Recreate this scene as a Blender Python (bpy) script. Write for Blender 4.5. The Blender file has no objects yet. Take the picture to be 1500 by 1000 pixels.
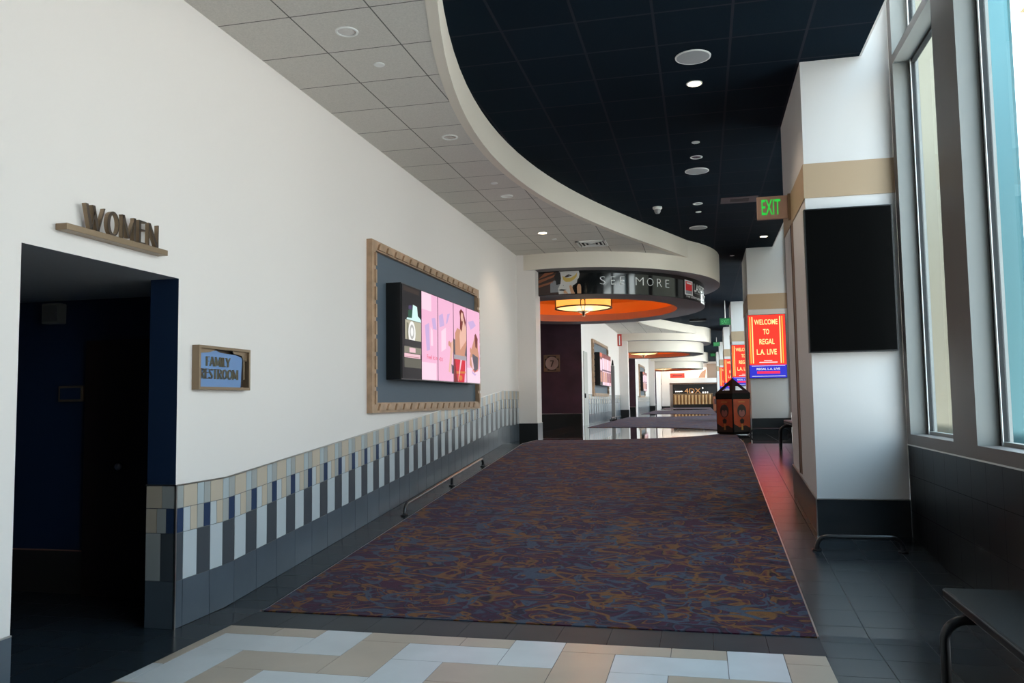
import bpy, bmesh, math, random
from mathutils import Vector, Matrix
random.seed(4)
PI = math.pi
S = bpy.context.scene
COL = S.collection
H = 1.617                      # eye height

# ------------------------------------------------------------------ camera
cam = bpy.data.cameras.new('camera'); camo = bpy.data.objects.new('camera', cam); COL.objects.link(camo)
F = 1201.9
cam.sensor_width = 36; cam.lens = F / 1500 * 36; cam.clip_start = 0.05; cam.clip_end = 400
yaw, pitch, roll = 0.226800847, 0.0728387519, -0.0144175345
fw = Vector((-math.sin(yaw)*math.cos(pitch), math.cos(yaw)*math.cos(pitch), math.sin(pitch)))
r0 = Vector((math.cos(yaw), math.sin(yaw), 0)); u0 = r0.cross(fw)
rr = r0*math.cos(roll) + u0*math.sin(roll); uu = u0*math.cos(roll) - r0*math.sin(roll)
M = Matrix((rr, uu, -fw)).transposed().to_4x4(); M.translation = Vector((0, 0, H))
camo.matrix_world = M
S.camera = camo

# ------------------------------------------------------------------ world, exposure
S.view_settings.view_transform = 'Standard'; S.view_settings.look = 'None'
S.view_settings.gamma = 1; S.view_settings.use_curve_mapping = False
S.view_settings.exposure = 0.88
S.cycles.use_denoising = True
S.cycles.max_bounces = 10; S.cycles.diffuse_bounces = 6; S.cycles.transparent_max_bounces = 16
S.cycles.sample_clamp_indirect = 8; S.cycles.caustics_reflective = False; S.cycles.caustics_refractive = False
W = bpy.data.worlds.new('sky'); S.world = W; W.use_nodes = True
bg = W.node_tree.nodes['Background']; bg.inputs[1].default_value = 3.6
_tc = W.node_tree.nodes.new('ShaderNodeTexCoord'); _sp = W.node_tree.nodes.new('ShaderNodeSeparateXYZ'); _rp = W.node_tree.nodes.new('ShaderNodeValToRGB')
W.node_tree.links.new(_tc.outputs['Generated'], _sp.inputs[0]); W.node_tree.links.new(_sp.outputs[2], _rp.inputs[0]); W.node_tree.links.new(_rp.outputs[0], bg.inputs[0])
_rp.color_ramp.elements[0].color = (1.0, .99, .97, 1); _rp.color_ramp.elements[0].position = .05; _rp.color_ramp.elements[1].color = (.52, .76, 1.0, 1); _rp.color_ramp.elements[1].position = .6

def light(name, kind, loc, energy, color=(1, 1, 1), size=0.1, rot=None, **kw):
    l = bpy.data.lights.new(name, kind); l.energy = energy; l.color = color
    if kind == 'AREA':
        l.shape = 'RECTANGLE'; l.size = kw.get('sx', 1); l.size_y = kw.get('sy', 1)
    elif kind == 'SPOT':
        l.shadow_soft_size = size; l.spot_size = kw.get('angle', 1.8); l.spot_blend = 0.7
    else:
        l.shadow_soft_size = size
    o = bpy.data.objects.new(name, l); COL.objects.link(o); o.location = loc
    if rot: o.rotation_euler = rot
    return o

# sun added beyond the building for its bounce: it lights the paving outside, which throws warm light up through the windows
_s = bpy.data.lights.new('sun', 'SUN'); _s.energy = 18; _s.color = (1, .87, .82); _s.angle = .01
_so = bpy.data.objects.new('sun', _s); COL.objects.link(_so); _so.location = (-20, 0, 30)
_so.rotation_euler = Vector((.45, .12, -1)).to_track_quat('-Z', 'Y').to_euler()

# window portals (guide the daylight sampling, give no light of their own)
for (y0, y1) in ((-5, 8.7), (11.1, 19.6), (22.0, 30.6), (33, 41.5), (44, 52.4), (55, 78)):
    p = light('window_portal', 'AREA', (2.16, (y0+y1)/2, 3.4), 1, sx=y1-y0, sy=4.9, rot=(0, 0, 0))
    p.rotation_euler = Matrix(((0, 0, 1), (1, 0, 0), (0, 1, 0))).to_euler()   # -Z points to -X
    p.data.cycles.is_portal = True

# ------------------------------------------------------------------ materials
def lin(c):
    return tuple((x/255/12.92 if x/255 <= .04045 else ((x/255+.055)/1.055)**2.4) for x in c)
_m = {}
def mat(name, color, rough=.6, metal=0., spec=.5, emit=0., ecol=None, bump=0., bscale=40, var=0., vscale=3):
    if name in _m: return _m[name]
    m = bpy.data.materials.new(name); m.use_nodes = True; nt = m.node_tree; b = nt.nodes['Principled BSDF']
    b.inputs['Base Color'].default_value = (*color, 1); b.inputs['Roughness'].default_value = rough
    b.inputs['Metallic'].default_value = metal; b.inputs['Specular IOR Level'].default_value = spec
    if emit:
        b.inputs['Emission Color'].default_value = (*(ecol or color), 1); b.inputs['Emission Strength'].default_value = emit
    if bump or var:
        tc = nt.nodes.new('ShaderNodeTexCoord'); n = nt.nodes.new('ShaderNodeTexNoise')
        n.inputs['Scale'].default_value = bscale if bump else vscale; n.inputs['Detail'].default_value = 4
        nt.links.new(tc.outputs['Object'], n.inputs['Vector'])
        if bump:
            bp = nt.nodes.new('ShaderNodeBump'); bp.inputs['Strength'].default_value = bump; bp.inputs['Distance'].default_value = .01
            nt.links.new(n.outputs['Fac'], bp.inputs['Height']); nt.links.new(bp.outputs[0], b.inputs['Normal'])
        if var:
            n2 = nt.nodes.new('ShaderNodeTexNoise'); n2.inputs['Scale'].default_value = vscale; n2.inputs['Detail'].default_value = 5
            nt.links.new(tc.outputs['Object'], n2.inputs['Vector'])
            r = nt.nodes.new('ShaderNodeValToRGB')
            r.color_ramp.elements[0].color = (*[x*(1-var) for x in color], 1); r.color_ramp.elements[1].color = (*[min(1, x*(1+var)) for x in color], 1)
            r.color_ramp.elements[0].position = .3; r.color_ramp.elements[1].position = .7
            nt.links.new(n2.outputs['Fac'], r.inputs[0]); nt.links.new(r.outputs[0], b.inputs['Base Color'])
    _m[name] = m; return m

def grid_mat(name, base, line, sx, sy, ox=0, oy=0, lw=.01, ax=(0, 1), rough=.6, spec=.5, var=.05, speck=0., speck_scale=150, bump=.3):
    """square or oblong tiles with joints, worked out from object coordinates"""
    if name in _m: return _m[name]
    m = bpy.data.materials.new(name); m.use_nodes = True; nt = m.node_tree; b = nt.nodes['Principled BSDF']; N = nt.nodes.new; L = nt.links.new
    tc = N('ShaderNodeTexCoord'); sp = N('ShaderNodeSeparateXYZ'); L(tc.outputs['Object'], sp.inputs[0])
    def mt(op, a, b_=None):
        n = N('ShaderNodeMath'); n.operation = op
        for i, v in enumerate((a, b_)):
            if v is None: continue
            if isinstance(v, (int, float)): n.inputs[i].default_value = v
            else: L(v, n.inputs[i])
        return n.outputs[0]
    fl = []; msk = []
    for a, s, o in ((ax[0], sx, ox), (ax[1], sy, oy)):
        t = mt('DIVIDE', mt('SUBTRACT', sp.outputs[a], o), s)
        fr = mt('FRACT', t); fl.append(mt('FLOOR', t))
        d = mt('MINIMUM', fr, mt('SUBTRACT', 1.0, fr))
        msk.append(mt('LESS_THAN', mt('MULTIPLY', d, s), lw/2))
    mask = mt('MAXIMUM', *msk)
    cb = N('ShaderNodeCombineXYZ'); L(fl[0], cb.inputs[0]); L(fl[1], cb.inputs[1])
    wn = N('ShaderNodeTexWhiteNoise'); wn.noise_dimensions = '2D'; L(cb.outputs[0], wn.inputs['Vector'])
    ns = N('ShaderNodeTexNoise'); ns.inputs['Scale'].default_value = speck_scale; ns.inputs['Detail'].default_value = 3; L(tc.outputs['Object'], ns.inputs['Vector'])
    f = mt('ADD', mt('MULTIPLY', mt('SUBTRACT', wn.outputs['Value'], .5), 2*var), mt('MULTIPLY', mt('SUBTRACT', ns.outputs['Fac'], .5), 4*speck))
    vf = mt('ADD', 1.0, f)
    vm = N('ShaderNodeVectorMath'); vm.operation = 'SCALE'; vm.inputs[0].default_value = base; L(vf, vm.inputs['Scale'])
    mx = N('ShaderNodeMix'); mx.data_type = 'RGBA'; L(mask, mx.inputs[0]); L(vm.outputs[0], mx.inputs[6]); mx.inputs[7].default_value = (*line, 1)
    L(mx.outputs[2], b.inputs['Base Color']); b.inputs['Specular IOR Level'].default_value = spec
    L(mt('ADD', rough, mt('MULTIPLY', mask, .3)), b.inputs['Roughness'])
    bp = N('ShaderNodeBump'); bp.inputs['Strength'].default_value = bump; bp.inputs['Distance'].default_value = .004; bp.invert = True
    L(mask, bp.inputs['Height']); L(bp.outputs[0], b.inputs['Normal'])
    _m[name] = m; return m

def carpet_mat():
    m = bpy.data.materials.new('carpet'); m.use_nodes = True; nt = m.node_tree; b = nt.nodes['Principled BSDF']; N = nt.nodes.new; L = nt.links.new
    tc = N('ShaderNodeTexCoord')
    def noise(scale, det, dist, vec, off=(0, 0, 0), sc=(1, 1, 1)):
        mp = N('ShaderNodeMapping'); mp.inputs['Location'].default_value = off; mp.inputs['Scale'].default_value = sc
        L(vec, mp.inputs[0])
        n = N('ShaderNodeTexNoise'); n.inputs['Scale'].default_value = scale; n.inputs['Detail'].default_value = det; n.inputs['Distortion'].default_value = dist
        L(mp.outputs[0], n.inputs['Vector']); return n
    def ramp(src, els, interp='LINEAR'):
        r = N('ShaderNodeValToRGB'); r.color_ramp.interpolation = interp
        while len(r.color_ramp.elements) < len(els): r.color_ramp.elements.new(.5)
        for e, (p, c) in zip(r.color_ramp.elements, els):
            e.position = p; e.color = (*c, 1)
        L(src, r.inputs[0]); return r.outputs[0]
    # swirled coordinates: rings round scattered centres, stretched into strokes
    vor = N('ShaderNodeTexVoronoi'); vor.inputs['Scale'].default_value = 1.15; vor.feature = 'SMOOTH_F1'; L(tc.outputs['Object'], vor.inputs['Vector'])
    n0 = noise(1.5, 1.5, .8, tc.outputs['Object'])
    ad = N('ShaderNodeMath'); ad.operation = 'MULTIPLY_ADD'; L(vor.outputs['Distance'], ad.inputs[0]); ad.inputs[1].default_value = 1.5; L(n0.outputs['Fac'], ad.inputs[2])
    n1 = noise(2.0, 1, .8, tc.outputs['Object'], sc=(1.0, 1.6, 1))
    cb = N('ShaderNodeCombineXYZ'); L(ad.outputs[0], cb.inputs[0]); L(n1.outputs['Fac'], cb.inputs[1])
    st = N('ShaderNodeTexNoise'); st.inputs['Scale'].default_value = 4.6; st.inputs['Detail'].default_value = 1.0; L(cb.outputs[0], st.inputs['Vector'])
    mar, slate, och, dk, rust, plum = (.048, .009, .024), (.034, .046, .070), (.150, .068, .012), (.007, .006, .012), (.11, .026, .014), (.030, .008, .024)
    c1 = ramp(st.outputs['Fac'], [(0, dk), (.28, slate), (.34, plum), (.40, mar), (.43, dk), (.46, slate), (.49, mar), (.53, mar), (.55, dk), (.58, och), (.61, rust), (.64, plum), (.70, slate)], 'LINEAR')
    st2 = noise(1.9, .6, 1.5, tc.outputs['Object'], off=(7, 3, 0), sc=(1.15, 1.9, 1))
    f2 = ramp(st2.outputs['Fac'], [(.56, (0, 0, 0)), (.585, (1, 1, 1)), (.63, (1, 1, 1)), (.655, (0, 0, 0))])
    mx = N('ShaderNodeMix'); mx.data_type = 'RGBA'; L(f2, mx.inputs[0]); L(c1, mx.inputs[6]); mx.inputs[7].default_value = (.155, .064, .012, 1)
    st3 = noise(2.1, .6, 1.5, tc.outputs['Object'], off=(2, 9, 4), sc=(1.3, 1.9, 1))
    f3 = ramp(st3.outputs['Fac'], [(.56, (0, 0, 0)), (.58, (1, 1, 1)), (.64, (1, 1, 1)), (.66, (0, 0, 0))])
    mx2 = N('ShaderNodeMix'); mx2.data_type = 'RGBA'; L(f3, mx2.inputs[0]); L(mx.outputs[2], mx2.inputs[6]); mx2.inputs[7].default_value = (.042, .058, .085, 1)
    fine = noise(160, 3, 0, tc.outputs['Object'])
    fr = ramp(fine.outputs['Fac'], [(.3, (.65, .65, .65)), (.7, (1.3, 1.3, 1.3))])
    ml = N('ShaderNodeMix'); ml.data_type = 'RGBA'; ml.blend_type = 'MULTIPLY'; ml.inputs[0].default_value = 1; L(mx2.outputs[2], ml.inputs[6]); L(fr, ml.inputs[7])
    L(ml.outputs[2], b.inputs['Base Color']); b.inputs['Roughness'].default_value = .9; b.inputs['Specular IOR Level'].default_value = .2; b.inputs['Sheen Weight'].default_value = .09; b.inputs['Sheen Roughness'].default_value = .4; b.inputs['Sheen Tint'].default_value = (.75, .68, .95, 1)
    bp = N('ShaderNodeBump'); bp.inputs['Strength'].default_value = .5; bp.inputs['Distance'].default_value = .005; L(fine.outputs['Fac'], bp.inputs['Height']); L(bp.outputs[0], b.inputs['Normal'])
    return m

def glass_mat():
    m = bpy.data.materials.new('window_glass'); m.use_nodes = True; nt = m.node_tree; nt.nodes.clear(); N = nt.nodes.new; L = nt.links.new
    o = N('ShaderNodeOutputMaterial'); t = N('ShaderNodeBsdfTransparent'); t.inputs[0].default_value = (.93, .97, .96, 1)
    g = N('ShaderNodeBsdfGlossy'); g.inputs['Roughness'].default_value = .02; lw = N('ShaderNodeLayerWeight'); lw.inputs[0].default_value = .5
    pw = N('ShaderNodeMath'); pw.operation = 'POWER'; L(lw.outputs['Facing'], pw.inputs[0]); pw.inputs[1].default_value = 5
    f = N('ShaderNodeMath'); f.operation = 'MULTIPLY_ADD'; L(pw.outputs[0], f.inputs[0]); f.inputs[1].default_value = .35; f.inputs[2].default_value = .02
    mx = N('ShaderNodeMixShader'); L(f.outputs[0], mx.inputs[0]); L(t.outputs[0], mx.inputs[1]); L(g.outputs[0], mx.inputs[2]); L(mx.outputs[0], o.inputs[0])
    return m

PAINT = mat('cream wall paint', (.80, .745, .715), .55, bump=.03, bscale=120)
CREAM = mat('cream soffit paint', (.76, .69, .60), .6)
PILL = mat('white pillar paint', (.68, .66, .65), .6)
TAN = mat('tan band paint', (.42, .30, .19), .6)
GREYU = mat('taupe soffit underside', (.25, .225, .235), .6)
ORANGE = mat('orange cove paint', (.85, .27, .03), .5)
LIP = mat('brown cove lip', (.36, .17, .12), .55)
NAVY = mat('navy restroom paint', (.010, .026, .07), .5)
PURP = mat('aubergine wood panel', (.070, .034, .055), .45, var=.25, vscale=2)
CHROME = mat('brushed steel', (.62, .60, .58), .3, 1.)
BLACK = mat('black plastic', (.006, .006, .007), .35)
BLKMET = mat('black powder coat', (.012, .012, .014), .3, 0., .6)
SCREENOFF = mat('dark display glass', (.002, .002, .002), .35, spec=.03)
BRONZE = mat('bronze sign metal', (.30, .215, .14), .4, .6)
BRONZED = mat('dark bronze letters', (.10, .075, .06), .35, .7)
WOODF = mat('carved frame', (.42, .27, .17), .5, var=.2, vscale=8)
SLATEP = mat('slate blue panel', (.085, .115, .15), .6)
FRAMEG = mat('window frame grey', (.24, .245, .235), .5, .0)
FRAMEB = mat('window mullion bronze', (.17, .145, .135), .5, .0)
GASK = mat('black gasket', (.004, .004, .005), .7)
WHITE = mat('white enamel', (.8, .8, .78), .4)
REDP = mat('red enamel', (.5, .03, .02), .4)
DOORW = mat('dark wood door', (.022, .010, .008), .5)
GLASS = glass_mat()
CARPET = carpet_mat()
CEILW = grid_mat('white ceiling tile', (.62, .585, .54), (.14, .13, .12), .69, .706, -3.156, 6.56, .012, speck=.10, speck_scale=70, var=.02)
CEILD = grid_mat('black ceiling tile', (.0055, .0115, .019), (.023, .024, .032), .7085, .706, .37, 7.34, .026, var=.12, speck=.08, speck_scale=60, rough=.9, spec=.05)
FLOORT = grid_mat('dark floor tile', (.020, .028, .036), (.006, .006, .007), .345, .345, .695, 5.54, .006, rough=.22, spec=.6, var=.10, speck=.04, speck_scale=8, bump=.15)
FLOORP = grid_mat('polished dark floor tile', (.028, .028, .030), (.010, .010, .010), .69, .69, .695, 16.0, .004, rough=.03, spec=1.0, var=.05, bump=.02)
WALLT = grid_mat('dark wall tile', (.010, .012, .014), (.005, .005, .006), .345, .345, 0, .15, .005, ax=(1, 2), spec=.25, rough=.4, var=.08)
BASET = mat('dark base tile', (.022, .027, .032), .3, var=.15)

# ------------------------------------------------------------------ mesh helpers
class MB:
    def __init__(s): s.v = []; s.f = []; s.mi = []; s.mats = []
    def mi_(s, m):
        if m not in s.mats: s.mats.append(m)
        return s.mats.index(m)
    def face(s, pts, m):
        i = len(s.v); s.v += [tuple(p) for p in pts]; s.f.append(tuple(range(i, i+len(pts)))); s.mi.append(s.mi_(m))
    def hexa(s, p, m, mm=None):
        """8 points: bottom 0-3 ccw, top 4-7"""
        mm = mm or {}
        for k, q in {'b': (3, 2, 1, 0), 't': (4, 5, 6, 7), '-y': (0, 1, 5, 4), '+x': (1, 2, 6, 5), '+y': (2, 3, 7, 6), '-x': (3, 0, 4, 7)}.items():
            s.face([p[i] for i in q], mm.get(k, m))
    def box(s, x0, x1, y0, y1, z0, z1, m, mm=None):
        s.hexa([(x0, y0, z0), (x1, y0, z0), (x1, y1, z0), (x0, y1, z0), (x0, y0, z1), (x1, y0, z1), (x1, y1, z1), (x0, y1, z1)], m, mm)
    def prism(s, pts, vec, m, ms=None):
        """closed polygon swept by vec"""
        v = Vector(vec); a = [Vector(p) for p in pts]; b = [p+v for p in a]
        s.face(a, m); s.face(b[::-1], m)
        for i in range(len(a)):
            j = (i+1) % len(a); s.face([a[j], a[i], b[i], b[j]], ms or m)
    def rings(s, R, m, closed=True, cap=False):
        n = len(R[0])
        for a, b in zip(R, R[1:]):
            for i in range(n if closed else n-1):
                j = (i+1) % n; s.face([a[i], a[j], b[j], b[i]], m)
        if cap: s.face(R[0][::-1], m); s.face(R[-1], m)
    def lathe(s, c, prof, m, n=32, axis=2, cap=True):
        R = []
        for r, z in prof:
            ring = []
            for i in range(n):
                t = 2*PI*i/n; a, b = r*math.cos(t), r*math.sin(t)
                p = (a, b, z) if axis == 2 else ((a, z, b) if axis == 1 else (z, a, b))
                ring.append((c[0]+p[0], c[1]+p[1], c[2]+p[2]))
            R.append(ring)
        s.rings(R, m, True, cap)
    def tube(s, pts, r, m, n=10):
        P = [Vector(p) for p in pts]; R = []
        for i, p in enumerate(P):
            d = (P[min(i+1, len(P)-1)] - P[max(i-1, 0)]).normalized()
            a = d.cross(Vector((0, 0, 1)))
            if a.length < .05: a = d.cross(Vector((1, 0, 0)))
            a.normalize(); b = d.cross(a).normalized()
            if R and (a.dot(pa) < 0): a = -a; b = -b
            pa = a
            R.append([p + a*r*math.cos(2*PI*k/n) + b*r*math.sin(2*PI*k/n) for k in range(n)])
        s.rings(R, m, True, True)
    def mesh(s, me_name):
        me = bpy.data.meshes.new(me_name); me.from_pydata(s.v, [], s.f)
        for m in s.mats: me.materials.append(m)
        me.polygons.foreach_set('material_index', s.mi)
        bm = bmesh.new(); bm.from_mesh(me); bmesh.ops.remove_doubles(bm, verts=bm.verts, dist=1e-5)
        bmesh.ops.recalc_face_normals(bm, faces=bm.faces); bm.to_mesh(me); bm.free()
        return me
    def build(s, name, parent=None, smooth=False, bevel=0, **props):
        me = s.mesh(name); o = bpy.data.objects.new(name, me); COL.objects.link(o)
        if parent: o.parent = parent
        if parent:
            o.matrix_parent_inverse = Matrix.Translation(parent.location).inverted() if parent.type != 'EMPTY' or parent.location.length else Matrix()
        if smooth:
            me.polygons.foreach_set('use_smooth', [True]*len(me.polygons)); me.set_sharp_from_angle(angle=math.radians(35))
        if bevel:
            md = o.modifiers.new('bevel', 'BEVEL'); md.width = bevel; md.segments = 2; md.limit_method = 'ANGLE'
        tag(o, **props); return o

def tag(o, label=None, cat=None, group=None, kind=None):
    if label: o['label'] = label
    if cat: o['category'] = cat
    if group: o['group'] = group
    if kind: o['kind'] = kind
def thing(name, loc, label, cat, group=None):
    o = bpy.data.objects.new(name, None); COL.objects.link(o); o.location = loc; o.empty_display_size = .1
    tag(o, label, cat, group); return o
def copy_tree(o, dv, label=None, parent=None):
    c = o.copy(); COL.objects.link(c)
    if parent is None:
        c.location = o.location + Vector(dv)
        if label: c['label'] = label
    else: c.parent = parent
    if parent is None: c.parent = None
    for ch in list(o.children):
        d = copy_tree(ch, (0, 0, 0), None, c)
    return c
def at(o):   # helper: build children in world coordinates under an Empty whose location is o.location
    return o

def ramp(y): return 0 if y < 6.03 else (.793 if y > 15.55 else (y-6.03)*.793/9.52)
UP = .793; ZW = 4.733; ZD = 5.117; P22 = 22.0

# ------------------------------------------------------------------ lettering
def text_geo(body, thin=0.0, ext=0.0):
    cu = bpy.data.curves.new('lettering', 'FONT'); cu.body = body; cu.size = 1; cu.offset = thin; cu.extrude = ext; cu.resolution_u = 3
    o = bpy.data.objects.new('lettering', cu); COL.objects.link(o)
    dg = bpy.context.evaluated_depsgraph_get(); me = bpy.data.meshes.new_from_object(o.evaluated_get(dg))
    bpy.data.objects.remove(o); bpy.data.curves.remove(cu)
    vs = [v.co.copy() for v in me.vertices]; fs = [tuple(p.vertices) for p in me.polygons]
    x0 = min(v.x for v in vs); x1 = max(v.x for v in vs); y0 = min(v.y for v in vs); y1 = max(v.y for v in vs)
    bpy.data.meshes.remove(me)
    return [((v.x-x0)/(x1-x0), (v.y-y0)/(y1-y0), v.z) for v in vs], fs
def add_text(mb, body, fn, m, thin=0.0):
    """fn maps (u 0..1, v 0..1) of the text's box to a point"""
    vs, fs = text_geo(body, thin)
    b = len(mb.v); mb.v += [tuple(fn(u, v)) for u, v, _ in vs]; k = mb.mi_(m)
    for f in fs: mb.f.append(tuple(b+i for i in f)); mb.mi.append(k)
T, t_ = .17, .075
GLY = {  # art-deco strokes: (points, width) in a unit box, drawn with one heavy and some hairline strokes
 'W': (1.25, [([(.0, 1), (.34, 0)], T), ([(.34, 0), (.55, .78)], t_), ([(.46, 1), (.80, 0)], T), ([(.80, 0), (1.2, 1)], t_)]),
 'O': (.95, 'O'), 'M': (1.15, [([(.1, 0), (.1, 1)], t_), ([(.12, 1), (.55, .1)], T), ([(.55, .1), (1.0, 1)], t_), ([(.98, 1), (.98, 0)], T)]),
 'E': (.68, [([(.12, 0), (.12, 1)], T), ([(.1, .955), (.62, .955)], t_), ([(.1, .6), (.55, .6)], t_), ([(.1, .045), (.62, .045)], t_)]),
 'N': (.95, [([(.08, 0), (.08, 1)], t_), ([(.12, 1), (.80, 0)], T), ([(.84, 0), (.84, 1)], t_)]),
 'F': (.66, [([(.12, 0), (.12, 1)], T), ([(.1, .955), (.62, .955)], t_), ([(.1, .5), (.5, .5)], t_)]),
 'A': (1.0, [([(.06, 0), (.48, 1)], t_), ([(.46, 1), (.88, 0)], T), ([(.2, .3), (.75, .3)], t_)]),
 'I': (.32, [([(.15, 0), (.15, 1)], T)]), 'L': (.62, [([(.12, 0), (.12, 1)], T), ([(.1, .045), (.58, .045)], t_)]),
 'Y': (.9, [([(.05, 1), (.43, .42)], T), ([(.43, .42), (.82, 1)], t_), ([(.43, .5), (.43, 0)], T)]),
 'R': (.82, [([(.12, 0), (.12, 1)], T), ([(.1, .955), (.5, .955), (.68, .85), (.68, .65), (.5, .55), (.1, .55)], t_), ([(.35, .55), (.72, 0)], T*.8)]),
 'S': (.7, [([(.6, .85), (.45, .96), (.2, .94), (.1, .78), (.2, .62)], t_), ([(.16, .68), (.56, .32)], T), ([(.52, .38), (.58, .2), (.45, .05), (.2, .05), (.06, .17)], t_)]),
 'T': (.78, [([(.02, .955), (.74, .955)], t_), ([(.38, 0), (.38, 1)], T)]), ' ': (.4, [])}
def deco(mb, ch, fn, depth, m, ms):
    """extruded letter; fn(u,v,w)"""
    w, st = GLY[ch]
    if st == 'O':
        out = [(.45+.43*math.cos(2*PI*i/28), .5+.5*math.sin(2*PI*i/28)) for i in range(28)]
        inn = [(.51+.29*math.cos(2*PI*i/28), .5+.42*math.sin(2*PI*i/28)) for i in range(28)]
        a = [fn(u, v, depth) for u, v in out]; b = [fn(u, v, depth) for u, v in inn]; c = [fn(u, v, 0) for u, v in inn]; d = [fn(u, v, 0) for u, v in out]
        mb.rings([a, b], m); mb.rings([b, c], ms); mb.rings([c, d], m); mb.rings([d, a], ms)
        return w
    for pts, wd in st:
        for (x0, y0), (x1, y1) in zip(pts, pts[1:]):
            L = math.hypot(x1-x0, y1-y0); nx, ny = -(y1-y0)/L*wd/2, (x1-x0)/L*wd/2
            if abs(x1-x0) > .02 and abs(y1-y0) > .3: nx, ny = (wd*.55*(1 if y1 < y0 else -1), 0)
            q = [(x0+nx, y0+ny), (x1+nx, y1+ny), (x1-nx, y1-ny), (x0-nx, y0-ny)]
            A = [fn(u, v, 0) for u, v in q]; B = [fn(u, v, depth) for u, v in q]
            mb.face(B, m); mb.face(A[::-1], m)
            for i in range(4):
                j = (i+1) % 4; mb.face([A[i], A[j], B[j], B[i]], ms)
    return w

# ------------------------------------------------------------------ floor
def floor_part(name, ys, mlab, m, x0=-7.2, x1=2.2, holes=None, label=None):
    mb = MB()
    for a, b in zip(ys, ys[1:]):
        mb.hexa([(x0, a, ramp(a)-.2), (x1, a, ramp(a)-.2), (x1, b, ramp(b)-.2), (x0, b, ramp(b)-.2), (x0, a, ramp(a)), (x1, a, ramp(a)), (x1, b, ramp(b)), (x0, b, ramp(b))], m)
    return mb.build(name, kind='structure', label=label)
floor_part('floor', [-5.2, 6.03, 15.55], '', FLOORT, label='dark grey tiled floor rising as a ramp along the lobby')
floor_part('floor.001', [15.55, 80.5], '', FLOORP, label='polished dark tiled floor of the upper lobby')

# stone inlay in front of the carpet: herringbone of beige and white slabs
s = .345
STW = mat('white stone', (.60, .61, .62), .3, var=.06); STT = mat('beige stone', (.46, .37, .29), .3, var=.06); GROUT = mat('grey grout', (.16, .15, .14), .8)
mb = MB(); mb.box(-3.43, .70, 2.0, 5.54, .0005, .0035, GROUT)
def stone(x0, x1, y0, y1, m):
    x0 = max(x0, -3.43); x1 = min(x1, .70); y0 = max(y0, 2.0); y1 = min(y1, 5.54)
    if x1-x0 < .02 or y1-y0 < .02: return
    g = .0025; mb.box(x0+g, x1-g, y0+g, y1-g, .001, .0065, m)
OX, OY = -1.97, 5.345     # column offset 0; row B top
for j in range(-1, 6):
    for i in range(-6, 9):
        X = OX + i*s; top = OY - 2*j*s + 0   # pairs of rows shift by two
        i2 = (i - 2*j) % 4
        if i2 == 0:
            stone(X, X+2*s, top-s, top, STW)                 # white lying
        if i2 == 2:
            stone(X, X+s, top-s, top+s, STW)                 # white standing
        if i2 == 3:
            stone(X, X+s, top-2*s, top, STT)                 # beige standing
        if i2 == 1:
            stone(X, X+2*s, top-2*s, top-s, STT)             # beige lying
mb.build('trim_1', kind='structure', label='herringbone inlay of beige and white stone slabs before the carpet')

mb = MB(); BT = mat('matt dark border tile', (.030, .036, .042), .45, spec=.3, var=.12)
for i in range(12): mb.box(-3.43+.345*i+.0015, -3.43+.345*(i+1)-.0015, 5.545, 5.94, .0005, .005, BT)
mb.build('trim_10', kind='structure', label='row of dark matt tiles between the stone inlay and the carpet')
# carpets
def ell(x, cy, a=3.4, b=3.9, cx=-2.9):
    q = 1-((x-cx)/a)**2
    return cy, (b*math.sqrt(q) if q > 0 else 0)
def carpet(n, ya, yb, label):
    """ya / yb: numbers (straight edge) or ('e', cy) for the curved edge of the polished ellipse"""
    mb = MB(); xs = [-3.40+i*(4.1/60) for i in range(61)]
    def st(x): return ya[1]+ell(x, ya[1])[1] if isinstance(ya, tuple) else ya
    def en(x): return yb[1]-ell(x, yb[1])[1] if isinstance(yb, tuple) else yb
    c = .012
    for a, b in zip(xs, xs[1:]):
        for lo, hi in ((st, lambda x: 15.55), (lambda x: 15.55, en)) if not isinstance(ya, tuple) else ((st, en),):
            p = [(a, lo(a)), (b, lo(b)), (b, hi(b)), (a, hi(a))]
            mb.hexa([(x, y, ramp(y)+.001) for x, y in p] + [(x, y, ramp(y)+c) for x, y in p], CARPET)
    o = mb.build('carpet', label=label, cat='carpet', group='carpets along the lobby')
    return o
carpet(0, 5.95, ('e', 20.8), 'patterned purple, blue and ochre carpet on the ramp, nearest the camera')
carpet(1, ('e', 20.8), ('e', 42.8), 'second patterned carpet, beyond the first polished oval of floor')
carpet(2, ('e', 42.8), ('e', 64.8), 'third patterned carpet, beyond the second polished oval of floor')
carpet(3, ('e', 64.8), 78.4, 'farthest patterned carpet, in front of the amber bar counter')
mb = MB()
for x in (-3.415, .70):
    for a, b in ((5.95, 6.03), (6.03, 15.55), (15.55, 17.0)):
        mb.hexa([(x, a, ramp(a)), (x+.014, a, ramp(a)), (x+.014, b, ramp(b)), (x, b, ramp(b)), (x, a, ramp(a)+.014), (x+.014, a, ramp(a)+.014), (x+.014, b, ramp(b)+.014), (x, b, ramp(b)+.014)], CHROME)
mb.build('trim_2', kind='structure', label='thin steel strips along the sides of the first carpet')

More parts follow.
